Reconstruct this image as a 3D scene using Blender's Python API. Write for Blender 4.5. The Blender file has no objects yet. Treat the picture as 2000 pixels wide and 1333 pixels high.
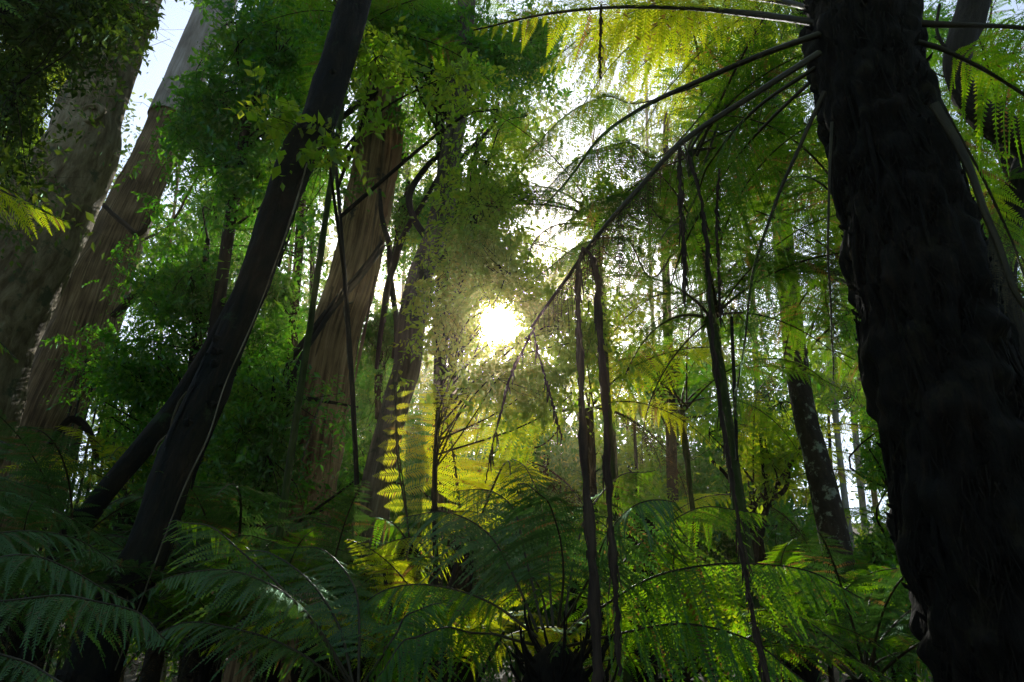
import bpy, math, random
import numpy as np
from mathutils import Vector, Matrix

random.seed(7)
sc = bpy.context.scene
COL = sc.collection
R_ = math.radians

# ------------------------------------------------------------------ camera
F = 1444.4
PITCH = R_(28)
CAM = np.array([0, 0, 1.6])
cp, sp = math.cos(PITCH), math.sin(PITCH)
RT = np.array([1., 0, 0]); FW = np.array([0, cp, sp]); UP = np.array([0, -sp, cp])
cd = bpy.data.cameras.new('camera'); cam = bpy.data.objects.new('camera', cd); COL.objects.link(cam)
cam.location = CAM; cam.rotation_euler = (math.pi/2 + PITCH, 0, 0)
cd.sensor_width = 36; cd.lens = 36*F/2000; cd.clip_start = .02; cd.clip_end = 2000
sc.camera = cam

def ray(px, py):
    return RT*(px-1000)/F + UP*(666.5-py)/F + FW
def at(px, py, Y):
    d = ray(px, py)
    return CAM + d*(Y/d[1])
def depth(p): return float(np.dot(np.asarray(p)-CAM, FW))
def proj(P):
    d = P - CAM
    w = d @ FW
    w = np.where(w < .05, .05, w)
    return 1000 + F*(d @ RT)/w, 666.5 - F*(d @ UP)/w, d @ FW
SUN = ray(972, 628); SUN = SUN/np.linalg.norm(SUN)

# ------------------------------------------------------------------ render / world / light
sc.render.engine = 'CYCLES'
sc.view_settings.view_transform = 'Standard'; sc.view_settings.look = 'None'
sc.view_settings.exposure = 0; sc.view_settings.gamma = 1
cy = sc.cycles
cy.max_bounces = 6; cy.diffuse_bounces = 4; cy.glossy_bounces = 2; cy.transmission_bounces = 4; cy.volume_bounces = 0
cy.transparent_max_bounces = 4
cy.use_denoising = True
try: cy.denoiser = 'OPENIMAGEDENOISE'; cy.denoising_input_passes = 'RGB_ALBEDO_NORMAL'
except Exception: pass
cy.sample_clamp_indirect = 6; cy.adaptive_threshold = .02

SKY = .15
HAZE = .0024
w = bpy.data.worlds.new('World'); sc.world = w; w.use_nodes = True
nt = w.node_tree; nt.nodes.clear()
def N(nt, t, **k):
    n = nt.nodes.new(t)
    for a, b in k.items():
        if a.startswith('i_'):
            n.inputs[a[2:].replace('_', ' ')].default_value = b
        else: setattr(n, a, b)
    return n
sky = N(nt, 'ShaderNodeTexSky'); sky.sky_type = 'NISHITA'; sky.sun_disc = False
sky.sun_elevation = math.asin(SUN[2]); sky.sun_rotation = math.atan2(SUN[0], SUN[1])
sky.air_density = 1.0; sky.dust_density = 1.0
bg = N(nt, 'ShaderNodeBackground'); bg.inputs['Strength'].default_value = SKY
nt.links.new(sky.outputs[0], bg.inputs['Color'])
tc = N(nt, 'ShaderNodeTexCoord')
dp = N(nt, 'ShaderNodeVectorMath', operation='DOT_PRODUCT'); dp.inputs[1].default_value = tuple(SUN)
nt.links.new(tc.outputs['Generated'], dp.inputs[0])
def mth(nt, op, a, b=None, c=None, clamp=False):
    n = nt.nodes.new('ShaderNodeMath'); n.operation = op; n.use_clamp = clamp
    for i, v in enumerate((a, b, c)):
        if v is None: continue
        if isinstance(v, (int, float)): n.inputs[i].default_value = v
        else: nt.links.new(v, n.inputs[i])
    return n.outputs[0]
om = mth(nt, 'SUBTRACT', dp.outputs['Value'], 1.0)           # 0 at the sun, negative away
aur = mth(nt, 'EXPONENT', mth(nt, 'MULTIPLY', om, 34.0))
aur2 = mth(nt, 'EXPONENT', mth(nt, 'MULTIPLY', om, 1400.0))
disc = mth(nt, 'MULTIPLY', mth(nt, 'ADD', om, 3.1e-4), 9000.0, clamp=True)
tot = mth(nt, 'ADD', mth(nt, 'MULTIPLY', aur, .2), mth(nt, 'MULTIPLY', aur2, 2.0))
tot = mth(nt, 'ADD', tot, mth(nt, 'MULTIPLY', disc, 60.0))
bg2 = N(nt, 'ShaderNodeBackground'); bg2.inputs['Color'].default_value = (1, .84, .55, 1)
nt.links.new(tot, bg2.inputs['Strength'])
ad = N(nt, 'ShaderNodeAddShader'); nt.links.new(bg.outputs[0], ad.inputs[0]); nt.links.new(bg2.outputs[0], ad.inputs[1])
bg3 = N(nt, 'ShaderNodeBackground'); bg3.inputs['Color'].default_value = (.80, .91, 1, 1)
nt.links.new(mth(nt, 'MULTIPLY', mth(nt, 'EXPONENT', mth(nt, 'MULTIPLY', om, 3.5)), 1.0), bg3.inputs['Strength'])
ad2 = N(nt, 'ShaderNodeAddShader'); nt.links.new(ad.outputs[0], ad2.inputs[0]); nt.links.new(bg3.outputs[0], ad2.inputs[1])
wo = N(nt, 'ShaderNodeOutputWorld'); nt.links.new(ad2.outputs[0], wo.inputs['Surface'])

ld = bpy.data.lights.new('sun', 'SUN'); ld.energy = 5.0; ld.angle = R_(.5); ld.color = (1, .93, .8)
lo = bpy.data.objects.new('sun', ld); COL.objects.link(lo)
lo.rotation_euler = Vector(SUN).to_track_quat('Z', 'Y').to_euler()
lo.location = (0, 0, 40)

# ------------------------------------------------------------------ materials
def newmat(name):
    m = bpy.data.materials.new(name); m.use_nodes = True; m.node_tree.nodes.clear()
    return m, m.node_tree
def ramp(nt, fac, stops):
    r = nt.nodes.new('ShaderNodeValToRGB'); e = r.color_ramp.elements
    while len(e) < len(stops): e.new(.5)
    for i, (p, c) in enumerate(stops):
        e[i].position = p; e[i].color = (*c, 1)
    nt.links.new(fac, r.inputs[0]); return r.outputs[0]
def leaf_mat(name, dif, tra, gloss=.07, rough=.38, tfac=.5):
    """dif / tra: ramps over the per-leaf random value."""
    m, nt = newmat(name)
    at_ = N(nt, 'ShaderNodeAttribute'); at_.attribute_name = 'rnd'
    geo = N(nt, 'ShaderNodeNewGeometry')
    no = N(nt, 'ShaderNodeTexNoise'); no.inputs['Scale'].default_value = 1.1; no.inputs['Detail'].default_value = 3
    nt.links.new(geo.outputs['Position'], no.inputs['Vector'])
    f = mth(nt, 'ADD', mth(nt, 'MULTIPLY', at_.outputs['Fac'], .55), mth(nt, 'MULTIPLY', mth(nt, 'SUBTRACT', no.outputs[0], .28), 1.0), clamp=True)
    n = len(dif); e = .93/(n-1)
    dc = ramp(nt, f, [(i*e, c) for i, c in enumerate(dif)]+[(1, (.11, .06, .025))])
    tcx = ramp(nt, f, [(i*e, c) for i, c in enumerate(tra)]+[(1, (.45, .24, .05))])
    d = N(nt, 'ShaderNodeBsdfDiffuse'); nt.links.new(dc, d.inputs[0])
    t = N(nt, 'ShaderNodeBsdfTranslucent'); nt.links.new(tcx, t.inputs[0])
    mx = N(nt, 'ShaderNodeMixShader'); mx.inputs[0].default_value = tfac
    nt.links.new(d.outputs[0], mx.inputs[1]); nt.links.new(t.outputs[0], mx.inputs[2])
    g = N(nt, 'ShaderNodeBsdfGlossy'); g.inputs['Roughness'].default_value = rough; g.inputs['Color'].default_value = (.65, 1, .75, 1)
    m2 = N(nt, 'ShaderNodeMixShader'); m2.inputs[0].default_value = gloss
    nt.links.new(mx.outputs[0], m2.inputs[1]); nt.links.new(g.outputs[0], m2.inputs[2])
    o = N(nt, 'ShaderNodeOutputMaterial'); nt.links.new(m2.outputs[0], o.inputs[0])
    return m
M = {}
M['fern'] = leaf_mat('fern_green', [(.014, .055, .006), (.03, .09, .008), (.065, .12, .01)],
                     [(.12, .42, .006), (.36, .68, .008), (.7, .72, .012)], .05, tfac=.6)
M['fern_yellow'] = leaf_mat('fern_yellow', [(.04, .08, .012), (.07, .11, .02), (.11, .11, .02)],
                            [(.48, .78, .01), (.88, .9, .012), (.95, .72, .015)], .04, tfac=.65)  # brighter, yellower fern copy: backlit sun glow put into the translucent colours
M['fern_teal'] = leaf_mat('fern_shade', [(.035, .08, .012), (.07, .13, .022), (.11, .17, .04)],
                          [(.05, .17, .03), (.10, .25, .03), (.2, .3, .04)], .07, .42, .4)  # less translucent fern copy: shade put into its colours
M['fern_dark'] = leaf_mat('fern_silhouette', [(.010, .03, .008), (.02, .05, .012), (.04, .07, .015)], [(.09, .26, .006), (.2, .42, .008), (.44, .52, .012)], .05, tfac=.52)  # darkened fern copy: backlit silhouette put into the colours
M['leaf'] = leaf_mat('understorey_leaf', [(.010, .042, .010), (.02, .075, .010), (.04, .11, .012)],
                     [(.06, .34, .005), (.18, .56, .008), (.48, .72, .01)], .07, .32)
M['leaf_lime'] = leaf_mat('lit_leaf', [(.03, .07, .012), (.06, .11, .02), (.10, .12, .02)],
                          [(.26, .6, .015), (.5, .75, .02), (.8, .75, .03)], .05, .35, tfac=.6)  # brighter copy of the understorey leaf: sunlight put into its colours
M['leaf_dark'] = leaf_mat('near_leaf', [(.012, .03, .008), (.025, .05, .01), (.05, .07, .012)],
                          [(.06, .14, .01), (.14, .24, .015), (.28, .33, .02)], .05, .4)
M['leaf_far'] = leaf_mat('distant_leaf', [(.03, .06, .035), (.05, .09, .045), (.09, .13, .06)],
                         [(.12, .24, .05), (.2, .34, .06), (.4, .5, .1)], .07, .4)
M['dead'] = leaf_mat('dead_frond', [(.03, .018, .01), (.06, .035, .018), (.10, .06, .03)],
                     [(.08, .04, .02), (.14, .08, .03), (.2, .12, .05)], .03, .5, .3)

def bark(name, cols, su=6., sv=.6, bump=.5, extra=None, rough=.85, patch=None, bscale=1.0):
    """cols: ramp colours over streaky noise; UV is (around, along) in metres."""
    m, nt = newmat(name)
    uv = N(nt, 'ShaderNodeUVMap'); uv.uv_map = 'uv'
    mp = N(nt, 'ShaderNodeMapping'); mp.inputs['Scale'].default_value = (su, sv, 1)
    nt.links.new(uv.outputs[0], mp.inputs[0])
    n1 = N(nt, 'ShaderNodeTexNoise'); n1.inputs['Scale'].default_value = 2.2; n1.inputs['Detail'].default_value = 8; n1.inputs['Roughness'].default_value = .65
    n1.inputs['Distortion'].default_value = .4
    nt.links.new(mp.outputs[0], n1.inputs['Vector'])
    geo = N(nt, 'ShaderNodeNewGeometry')
    n2 = N(nt, 'ShaderNodeTexNoise'); n2.inputs['Scale'].default_value = 1.7; n2.inputs['Detail'].default_value = 5
    nt.links.new(geo.outputs['Position'], n2.inputs['Vector'])
    f = mth(nt, 'ADD', mth(nt, 'MULTIPLY', n1.outputs[0], .75), mth(nt, 'MULTIPLY', n2.outputs[0], .35))
    f = mth(nt, 'MULTIPLY', mth(nt, 'SUBTRACT', f, .33), 2.4, clamp=True)
    c = ramp(nt, f, [(i/(len(cols)-1), q) for i, q in enumerate(cols)])
    if patch:
        n3 = N(nt, 'ShaderNodeTexNoise'); n3.inputs['Scale'].default_value = patch[1]; n3.inputs['Detail'].default_value = 6; n3.inputs['Roughness'].default_value = .7
        nt.links.new(geo.outputs['Position'], n3.inputs['Vector'])
        fm = mth(nt, 'MULTIPLY', mth(nt, 'SUBTRACT', n3.outputs[0], patch[2]), 14., clamp=True)
        mx = N(nt, 'ShaderNodeMix', data_type='RGBA'); nt.links.new(fm, mx.inputs[0])
        nt.links.new(c, mx.inputs[6]); mx.inputs[7].default_value = (*patch[0], 1); c = mx.outputs[2]
    p = N(nt, 'ShaderNodeBsdfPrincipled'); p.inputs['Roughness'].default_value = rough
    p.inputs['Specular IOR Level'].default_value = .25
    nt.links.new(c, p.inputs['Base Color'])
    b = N(nt, 'ShaderNodeBump'); b.inputs['Strength'].default_value = bump; b.inputs['Distance'].default_value = .03*bscale
    nt.links.new(f, b.inputs['Height']); nt.links.new(b.outputs[0], p.inputs['Normal'])
    o = N(nt, 'ShaderNodeOutputMaterial'); nt.links.new(p.outputs[0], o.inputs[0])
    return m
M['gum'] = bark('smooth_gum_bark', [(.04, .026, .010), (.15, .105, .045), (.32, .245, .125), (.52, .42, .26)], 5, 1.3, .7, patch=((.09, .10, .045), 3.5, .56))
M['string'] = bark('stringy_bark', [(.012, .007, .003), (.08, .05, .022), (.25, .165, .078), (.52, .39, .22)], 14, .45, 1.0)
M['gum_mid'] = bark('peeling_gum_bark', [(.022, .012, .005), (.15, .085, .035), (.40, .25, .11), (.62, .43, .22)], 9, .4, .9, patch=((.06, .05, .04), 1.6, .58))
M['greybrown'] = bark('grey_brown_bark', [(.015, .012, .008), (.07, .055, .035), (.16, .13, .085), (.3, .25, .17)], 8, .9, .9, patch=((.05, .06, .03), 4, .56))
M['moss'] = bark('mossy_dark_bark', [(.003, .005, .005), (.007, .010, .009), (.018, .015, .010), (.045, .033, .018)], 5, 1.2, .8, patch=((.03, .05, .02), 3, .6))
M['lichen'] = bark('lichened_bark', [(.018, .014, .012), (.045, .035, .028), (.09, .07, .05)], 5, 1.6, .8, patch=((.36, .4, .3), 8, .545))
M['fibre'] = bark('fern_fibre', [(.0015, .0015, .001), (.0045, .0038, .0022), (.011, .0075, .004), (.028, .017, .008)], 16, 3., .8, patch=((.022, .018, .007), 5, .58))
M['moss_green'] = bark('green_mossy_stem', [(.02, .028, .008), (.05, .075, .016), (.09, .12, .03)], 8, 2, .8)
M['wood'] = bark('dark_branch', [(.008, .007, .005), (.025, .02, .013), (.05, .04, .025)], 8, 1, .5)
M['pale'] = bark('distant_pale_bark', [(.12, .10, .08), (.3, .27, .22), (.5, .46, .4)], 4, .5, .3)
M['stalk'] = bark('frond_stalk', [(.02, .016, .008), (.05, .04, .018), (.09, .075, .03)], 10, 2, .3, rough=.5)
M['vine'] = bark('pale_vine', [(.03, .025, .015), (.12, .10, .06), (.4, .36, .25)], 10, 2, .3)
M['peel'] = bark('orange_inner_bark', [(.12, .05, .02), (.32, .16, .07), (.5, .3, .16)], 9, .6, .6)
M['litter'] = bark('forest_floor', [(.02, .014, .008), (.05, .035, .02), (.09, .065, .035)], 1, 1, .6)

# ------------------------------------------------------------------ mesh helpers
def link(name, me, mat, parent=None):
    o = bpy.data.objects.new(name, me); COL.objects.link(o)
    if mat is not None and not me.materials: me.materials.append(mat)
    if parent is not None: o.parent = parent
    return o
def build(name, V, Q, mat, parent=None, uv=None, rnd=None, smooth=False):
    V = np.asarray(V, dtype=np.float32); Q = np.asarray(Q, dtype=np.int32)
    me = bpy.data.meshes.new(name)
    nq, k = Q.shape
    me.vertices.add(len(V)); me.vertices.foreach_set('co', V.ravel())
    me.loops.add(nq*k); me.loops.foreach_set('vertex_index', Q.ravel())
    me.polygons.add(nq); me.polygons.foreach_set('loop_start', np.arange(0, nq*k, k, dtype=np.int32))
    me.polygons.foreach_set('use_smooth', np.full(nq, smooth, dtype=bool))
    if uv is not None:
        l = me.uv_layers.new(name='uv'); l.data.foreach_set('uv', np.asarray(uv, dtype=np.float32)[Q.ravel()].ravel())
    if rnd is not None:
        a = me.attributes.new('rnd', 'FLOAT', 'FACE'); a.data.foreach_set('value', np.asarray(rnd, dtype=np.float32))
    me.update(calc_edges=True)
    return link(name, me, mat, parent)
class Bag:
    """collects quad pieces for ONE part"""
    def __init__(s): s.V = []; s.Q = []; s.U = []; s.n = 0
    def add(s, V, Q, U=None):
        s.V.append(V); s.Q.append(Q + s.n); s.U.append(U if U is not None else V[:, :2]*1.0); s.n += len(V)
    def build(s, name, mat, parent=None, smooth=True):
        return build(name, np.concatenate(s.V), np.concatenate(s.Q), mat, parent, uv=np.concatenate(s.U), smooth=smooth)
def norm(a):
    return a/np.maximum(np.linalg.norm(a, axis=-1, keepdims=True), 1e-9)
def spline(P, n):
    """Catmull-Rom through rows of P (any number of columns), n samples"""
    P = np.asarray(P, float)
    if len(P) == 2: 
        t = np.linspace(0, 1, n)[:, None]; return P[0]*(1-t)+P[1]*t
    E = np.vstack([2*P[0]-P[1], P, 2*P[-1]-P[-2]])
    u = np.linspace(0, len(P)-1-1e-9, n); i = u.astype(int); f = (u-i)[:, None]
    a, b, c, d = E[i], E[i+1], E[i+2], E[i+3]
    return .5*((2*b)+(-a+c)*f+(2*a-5*b+4*c-d)*f*f+(-a+3*b-3*c+d)*f**3)
def frames(P, ref):
    T = norm(np.gradient(P, axis=0)); ref = np.asarray(ref, float)
    A = norm(ref - T*(T@ref)[:, None]); B = np.cross(T, A)
    return T, A, B
def vnoise(u, v, su, sv, seed, per=None):
    """smooth value noise on (u periodic in [0,1], v)"""
    r = np.random.RandomState(seed); nu = max(3, int(su)); nv = 64
    G = r.rand(nu, nv)*2-1
    x = (u % 1)*nu; y = np.abs(v*sv) % (nv-1)
    i = x.astype(int) % nu; j = y.astype(int); fx = x-np.floor(x); fy = y-j
    fx = fx*fx*(3-2*fx); fy = fy*fy*(3-2*fy)
    return (G[i, j]*(1-fx)+G[(i+1) % nu, j]*fx)*(1-fy)+(G[i, j+1]*(1-fx)+G[(i+1) % nu, j+1]*fx)*fy
def tube(P, r, ns=10, amp=0., seed=0, ridg=0., ref=(0, 1, 0), cap=True, fu=7, fv=2., flat=1.):
    P = np.asarray(P, float); n = len(P); r = np.asarray(r, float)
    T, A, B = frames(P, ref)
    L = np.concatenate([[0], np.cumsum(np.linalg.norm(np.diff(P, axis=0), axis=1))])
    u = np.arange(ns+1)/ns
    UU, LL = np.meshgrid(u, L)
    RR = r[:, None]*np.ones_like(UU)
    if amp:
        RR = RR*(1+amp*vnoise(UU, LL, fu, fv, seed)+amp*.6*vnoise(UU, LL, fu*3, fv*2.3, seed+1))
    if ridg:
        RR = RR*(1+ridg*vnoise(UU, LL, max(8, ns*.45), fv*1.3, seed+2))
    a = UU*2*math.pi
    V = P[:, None, :]+A[:, None, :]*(np.cos(a)*RR)[..., None]*flat+B[:, None, :]*(np.sin(a)*RR)[..., None]
    V = V.reshape(-1, 3)
    U = np.stack([UU*2*math.pi*float(r.mean()), LL], -1).reshape(-1, 2)
    i, j = np.meshgrid(np.arange(n-1), np.arange(ns), indexing='ij')
    b = (i*(ns+1)+j).ravel()
    Q = np.stack([b, b+1, b+ns+2, b+ns+1], 1)
    return V, Q, U
def pxpath(pts, Y, n=40, ground=True, top=0.):
    """pts: (px, py, halfwidth px[, Y]) from bottom to top -> points, radii in metres"""
    out = []
    for q in pts:
        y = q[3] if len(q) > 3 else Y
        p = at(q[0], q[1], y); out.append([*p, q[2]*depth(p)/F])
    out = np.array(out)
    if ground:
        d = out[0, :3]-out[1, :3]; d = d/max(1e-3, -d[2]) if d[2] < -.05 else np.array([0, 0, -1.])
        h = out[0, 2]+.25
        if h > .1: out = np.vstack([[*(out[0, :3]+d*h*[.5, .5, 1]), out[0, 3]*1.25], out])
    if top:
        d = norm(out[-1, :3]-out[-2, :3]); out = np.vstack([out, [*(out[-1, :3]+d*top), out[-1, 3]*.7]])
    S = spline(out, n); return S[:, :3], np.maximum(S[:, 3], .002)

# ------------------------------------------------------------------ objects bookkeeping
def empty(name, loc, label=None, cat=None, group=None):
    o = bpy.data.objects.new(name, None); COL.objects.link(o); o.location = tuple(loc); o.empty_display_size = .2
    if label: tag(o, label, cat, group)
    return o
def tag(o, label=None, cat=None, group=None, kind=None):
    if label: o['label'] = label
    if cat: o['category'] = cat
    if group: o['group'] = group
    if kind: o['kind'] = kind
    return o
class Thing:
    """things are built in world coordinates, parts get the root's inverse offset"""
    def __init__(s, name, loc, label, cat, group=None):
        s.root = empty(name, loc, label, cat, group); s.loc = np.array(loc, float)
    def own(s, o):
        o.parent = s.root; o.matrix_parent_inverse = Matrix.Translation(-Vector(s.loc)); return o

# ------------------------------------------------------------------ sculpted openings
# sunlit places: (px, py, Y, radius m, keep probability) : the canopy sunward of them is open
LIT = []
def lit(px, py, Y, r, keep=.07): LIT.append((at(px, py, Y), r, keep))
# openings of the canopy seen against the sky: (px, py, rx, ry, keep)
GAPS = [(972, 628, 36, 34, .0), (972, 628, 60, 56, .6),
        (1075, 320, 45, 60, .4), (1060, 400, 40, 65, .4), (1080, 480, 50, 35, .45), (1130, 290, 50, 50, .45),
        (1160, 120, 70, 60, .5), (345, 60, 40, 75, .0), (300, 190, 50, 70, .22), (330, 110, 40, 50, .05), (280, 260, 40, 50, .4),
        (215, 240, 22, 22, .1), (105, 225, 30, 40, .3),
        (1645, 900, 40, 130, .1), (1700, 1000, 60, 50, .15), (1560, 960, 22, 70, .25), (1905, 790, 30, 60, .6), (1650, 1060, 30, 50, .2),
        (1960, 130, 70, 60, .55), (1890, 400, 14, 14, .0), (1600, 540, 60, 60, .45), (1480, 680, 90, 30, .5), (1500, 560, 60, 50, .5),
        (165, 810, 30, 60, .4), (150, 880, 40, 60, .3), (240, 800, 25, 20, .4),
        (980, 60, 60, 50, .55), (870, 280, 60, 60, .6), (1250, 500, 80, 80, .35), (1420, 330, 110, 100, .4), (1390, 560, 120, 70, .28), (1540, 520, 90, 130, .28), (1300, 640, 110, 50, .35), (1480, 760, 100, 50, .5), (1200, 720, 60, 60, .5), (1130, 780, 60, 40, .6)]
def prune(C, rng, near=0., gaps=True):
    keep = np.ones(len(C), bool)
    for Q, r, k in LIT:
        d = C-Q; t = d@SUN
        dist = np.linalg.norm(d-t[:, None]*SUN, axis=1)
        hit = (t > .25) & (dist < r*(.8+.4*rng.rand(len(C))))
        keep &= ~(hit & (rng.rand(len(C)) > k))
    if gaps:
        x, y, w_ = proj(C)
        for (px, py, rx, ry, k) in GAPS:
            e = ((x-px)/rx)**2+((y-py)/ry)**2
            hit = (e < .6+.8*rng.rand(len(C))) & (w_ > near)
            keep &= ~(hit & (rng.rand(len(C)) > k))
    return keep

def in_gap(p):
    for Q, r, k in LIT:
        d = p-Q; t = d@SUN
        if .6 < t and np.linalg.norm(d-t*SUN) < r+.15: return True
    x, y, w_ = proj(p[None])
    return any(((x[0]-g[0])/(g[2]+20))**2+((y[0]-g[1])/(g[3]+20))**2 < 1 for g in GAPS[:7])
# ------------------------------------------------------------------ leaves
def leaf_quads(C, D, Nn, L, Wd, rng):
    """diamond leaves at C, pointing D, normal Nn, folded a little"""
    D = norm(D); S = norm(np.cross(D, Nn)); Nn = np.cross(S, D)
    L = L[:, None]; Wd = Wd[:, None]
    v0 = C; v2 = C+D*L-Nn*L*.12
    m = C+D*L*.42+Nn*Wd*.15
    v1 = m+S*Wd; v3 = m-S*Wd
    V = np.stack([v0, v1, v2, v3], 1).reshape(-1, 3)
    Q = np.arange(len(C)*4).reshape(-1, 4)
    return V, Q
def crown(thing, name, blobs, leaf, mat, seed, twig=.35, k=10, m=12, trunk=None, branches=True, gaps=True, bw=.012, aspect=.22, hang=.35):
    """blobs: (px,py,rx px,ry px,Y0,Y1,n clumps) ; leaves on little twigs around every clump"""
    rng = np.random.RandomState(seed); cs = []
    for (px, py, rx, ry, Y0, Y1, n) in blobs:
        a = rng.rand(n)*2*math.pi; r = np.minimum(np.abs(rng.randn(n))*.62, 1.7)
        X = px+rx*r*np.cos(a); Yp = py+ry*r*np.sin(a); Yy = Y0+(Y1-Y0)*rng.rand(n)
        cs.append(np.array([at(X[i], Yp[i], Yy[i]) for i in range(n)]))
    C = np.concatenate(cs); C = C[C[:, 2] > .3]
    kp = prune(C, rng, gaps=gaps); C = C[kp]; n = len(C)
    # twigs
    td = norm(rng.randn(n, k, 3)*[1, 1, .6]+[0, 0, -.15]); tl = twig*(.5+rng.rand(n, k))
    base = C[:, None, :]+rng.randn(n, k, 3)*twig*.35
    t = (np.arange(m)+.5)/m; tl = tl*(.6+.9*rng.rand(n, 1))
    P = base[:, :, None, :]+td[:, :, None, :]*(tl[:, :, None]*t)[..., None]
    P = P-np.array([0, 0, 1.])*(hang*tl[:, :, None]*t**2)[..., None]
    side = norm(np.cross(td, rng.randn(n, k, 3)))
    sg = np.where(np.arange(m) % 2, 1., -1.)
    D = td[:, :, None, :]*.6+side[:, :, None, :]*sg[None, None, :, None]+rng.randn(n, k, m, 3)*.35+[0, 0, -.25]
    Nn = norm(rng.randn(n, k, m, 3)*.55+[0, -.1, 1.])
    P = P.reshape(-1, 3); D = D.reshape(-1, 3); Nn = Nn.reshape(-1, 3)
    sz = np.repeat(.55+.95*rng.rand(n*k), m)*leaf*(.6+.8*rng.rand(n*k*m))
    rv = np.repeat(rng.rand(n*k)*.6, m)+rng.rand(n*k*m)*.4
    kp = prune(P, rng, gaps=gaps)
    P, D, Nn, sz, rv = P[kp], D[kp], Nn[kp], sz[kp], rv[kp]
    V, Q = leaf_quads(P, D, Nn, sz, sz*aspect*(.8+.4*rng.rand(len(sz))), rng)
    o = thing.own(build(name, V, Q, mat, rnd=rv))
    if branches and n:
        B = Bag()
        # each clump hangs on a twig stem, larger limbs join groups of clumps to the trunk
        tp = trunk if trunk is not None else C.mean(0)[None, :]
        G = max(1, n//9); hubs = C[rng.permutation(n)[:G]]
        for h in hubs:
            # attach at a lower trunk point
            zt = tp[:, 2]; cand = tp[np.argmin(np.linalg.norm(tp-h+[0, 0, .6], axis=1))]
            dd = h-cand; mid = cand+dd*.5+rng.randn(3)*.12*np.linalg.norm(dd)+[0, 0, .1*np.linalg.norm(dd)]
            S = spline([cand, mid, h], 8); ln = np.linalg.norm(dd)
            if bw > .015 and ln > 2.6: continue
            B.add(*tube(S, np.linspace(bw*(1+ln*.5), bw*.6, 8), 5))
        for c in C:
            h = hubs[np.argmin(np.linalg.norm(hubs-c, axis=1))]
            if np.linalg.norm(h-c) < .02: continue
            S = spline([h, (h+c)/2+rng.randn(3)*.08*np.linalg.norm(h-c), c], 5)
            B.add(*tube(S, np.linspace(bw*.55, bw*.25, 5), 3))
        # visible twig stems
        tb = base.reshape(-1, 3); te = tb+td.reshape(-1, 3)*tl.reshape(-1, 1)*.9
        kp = prune((tb+te)/2, rng, gaps=gaps); tb, te = tb[kp], te[kp]
        s = np.cross(te-tb, [0, 0, 1.]); s = norm(s)*bw*.22
        Vt = np.stack([tb-s, tb+s, te+s*.4, te-s*.4], 1).reshape(-1, 3); Qt = np.arange(len(Vt)).reshape(-1, 4)
        B.add(Vt, Qt)
        thing.own(B.build('branches', M['wood'], None))
    return o

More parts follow.
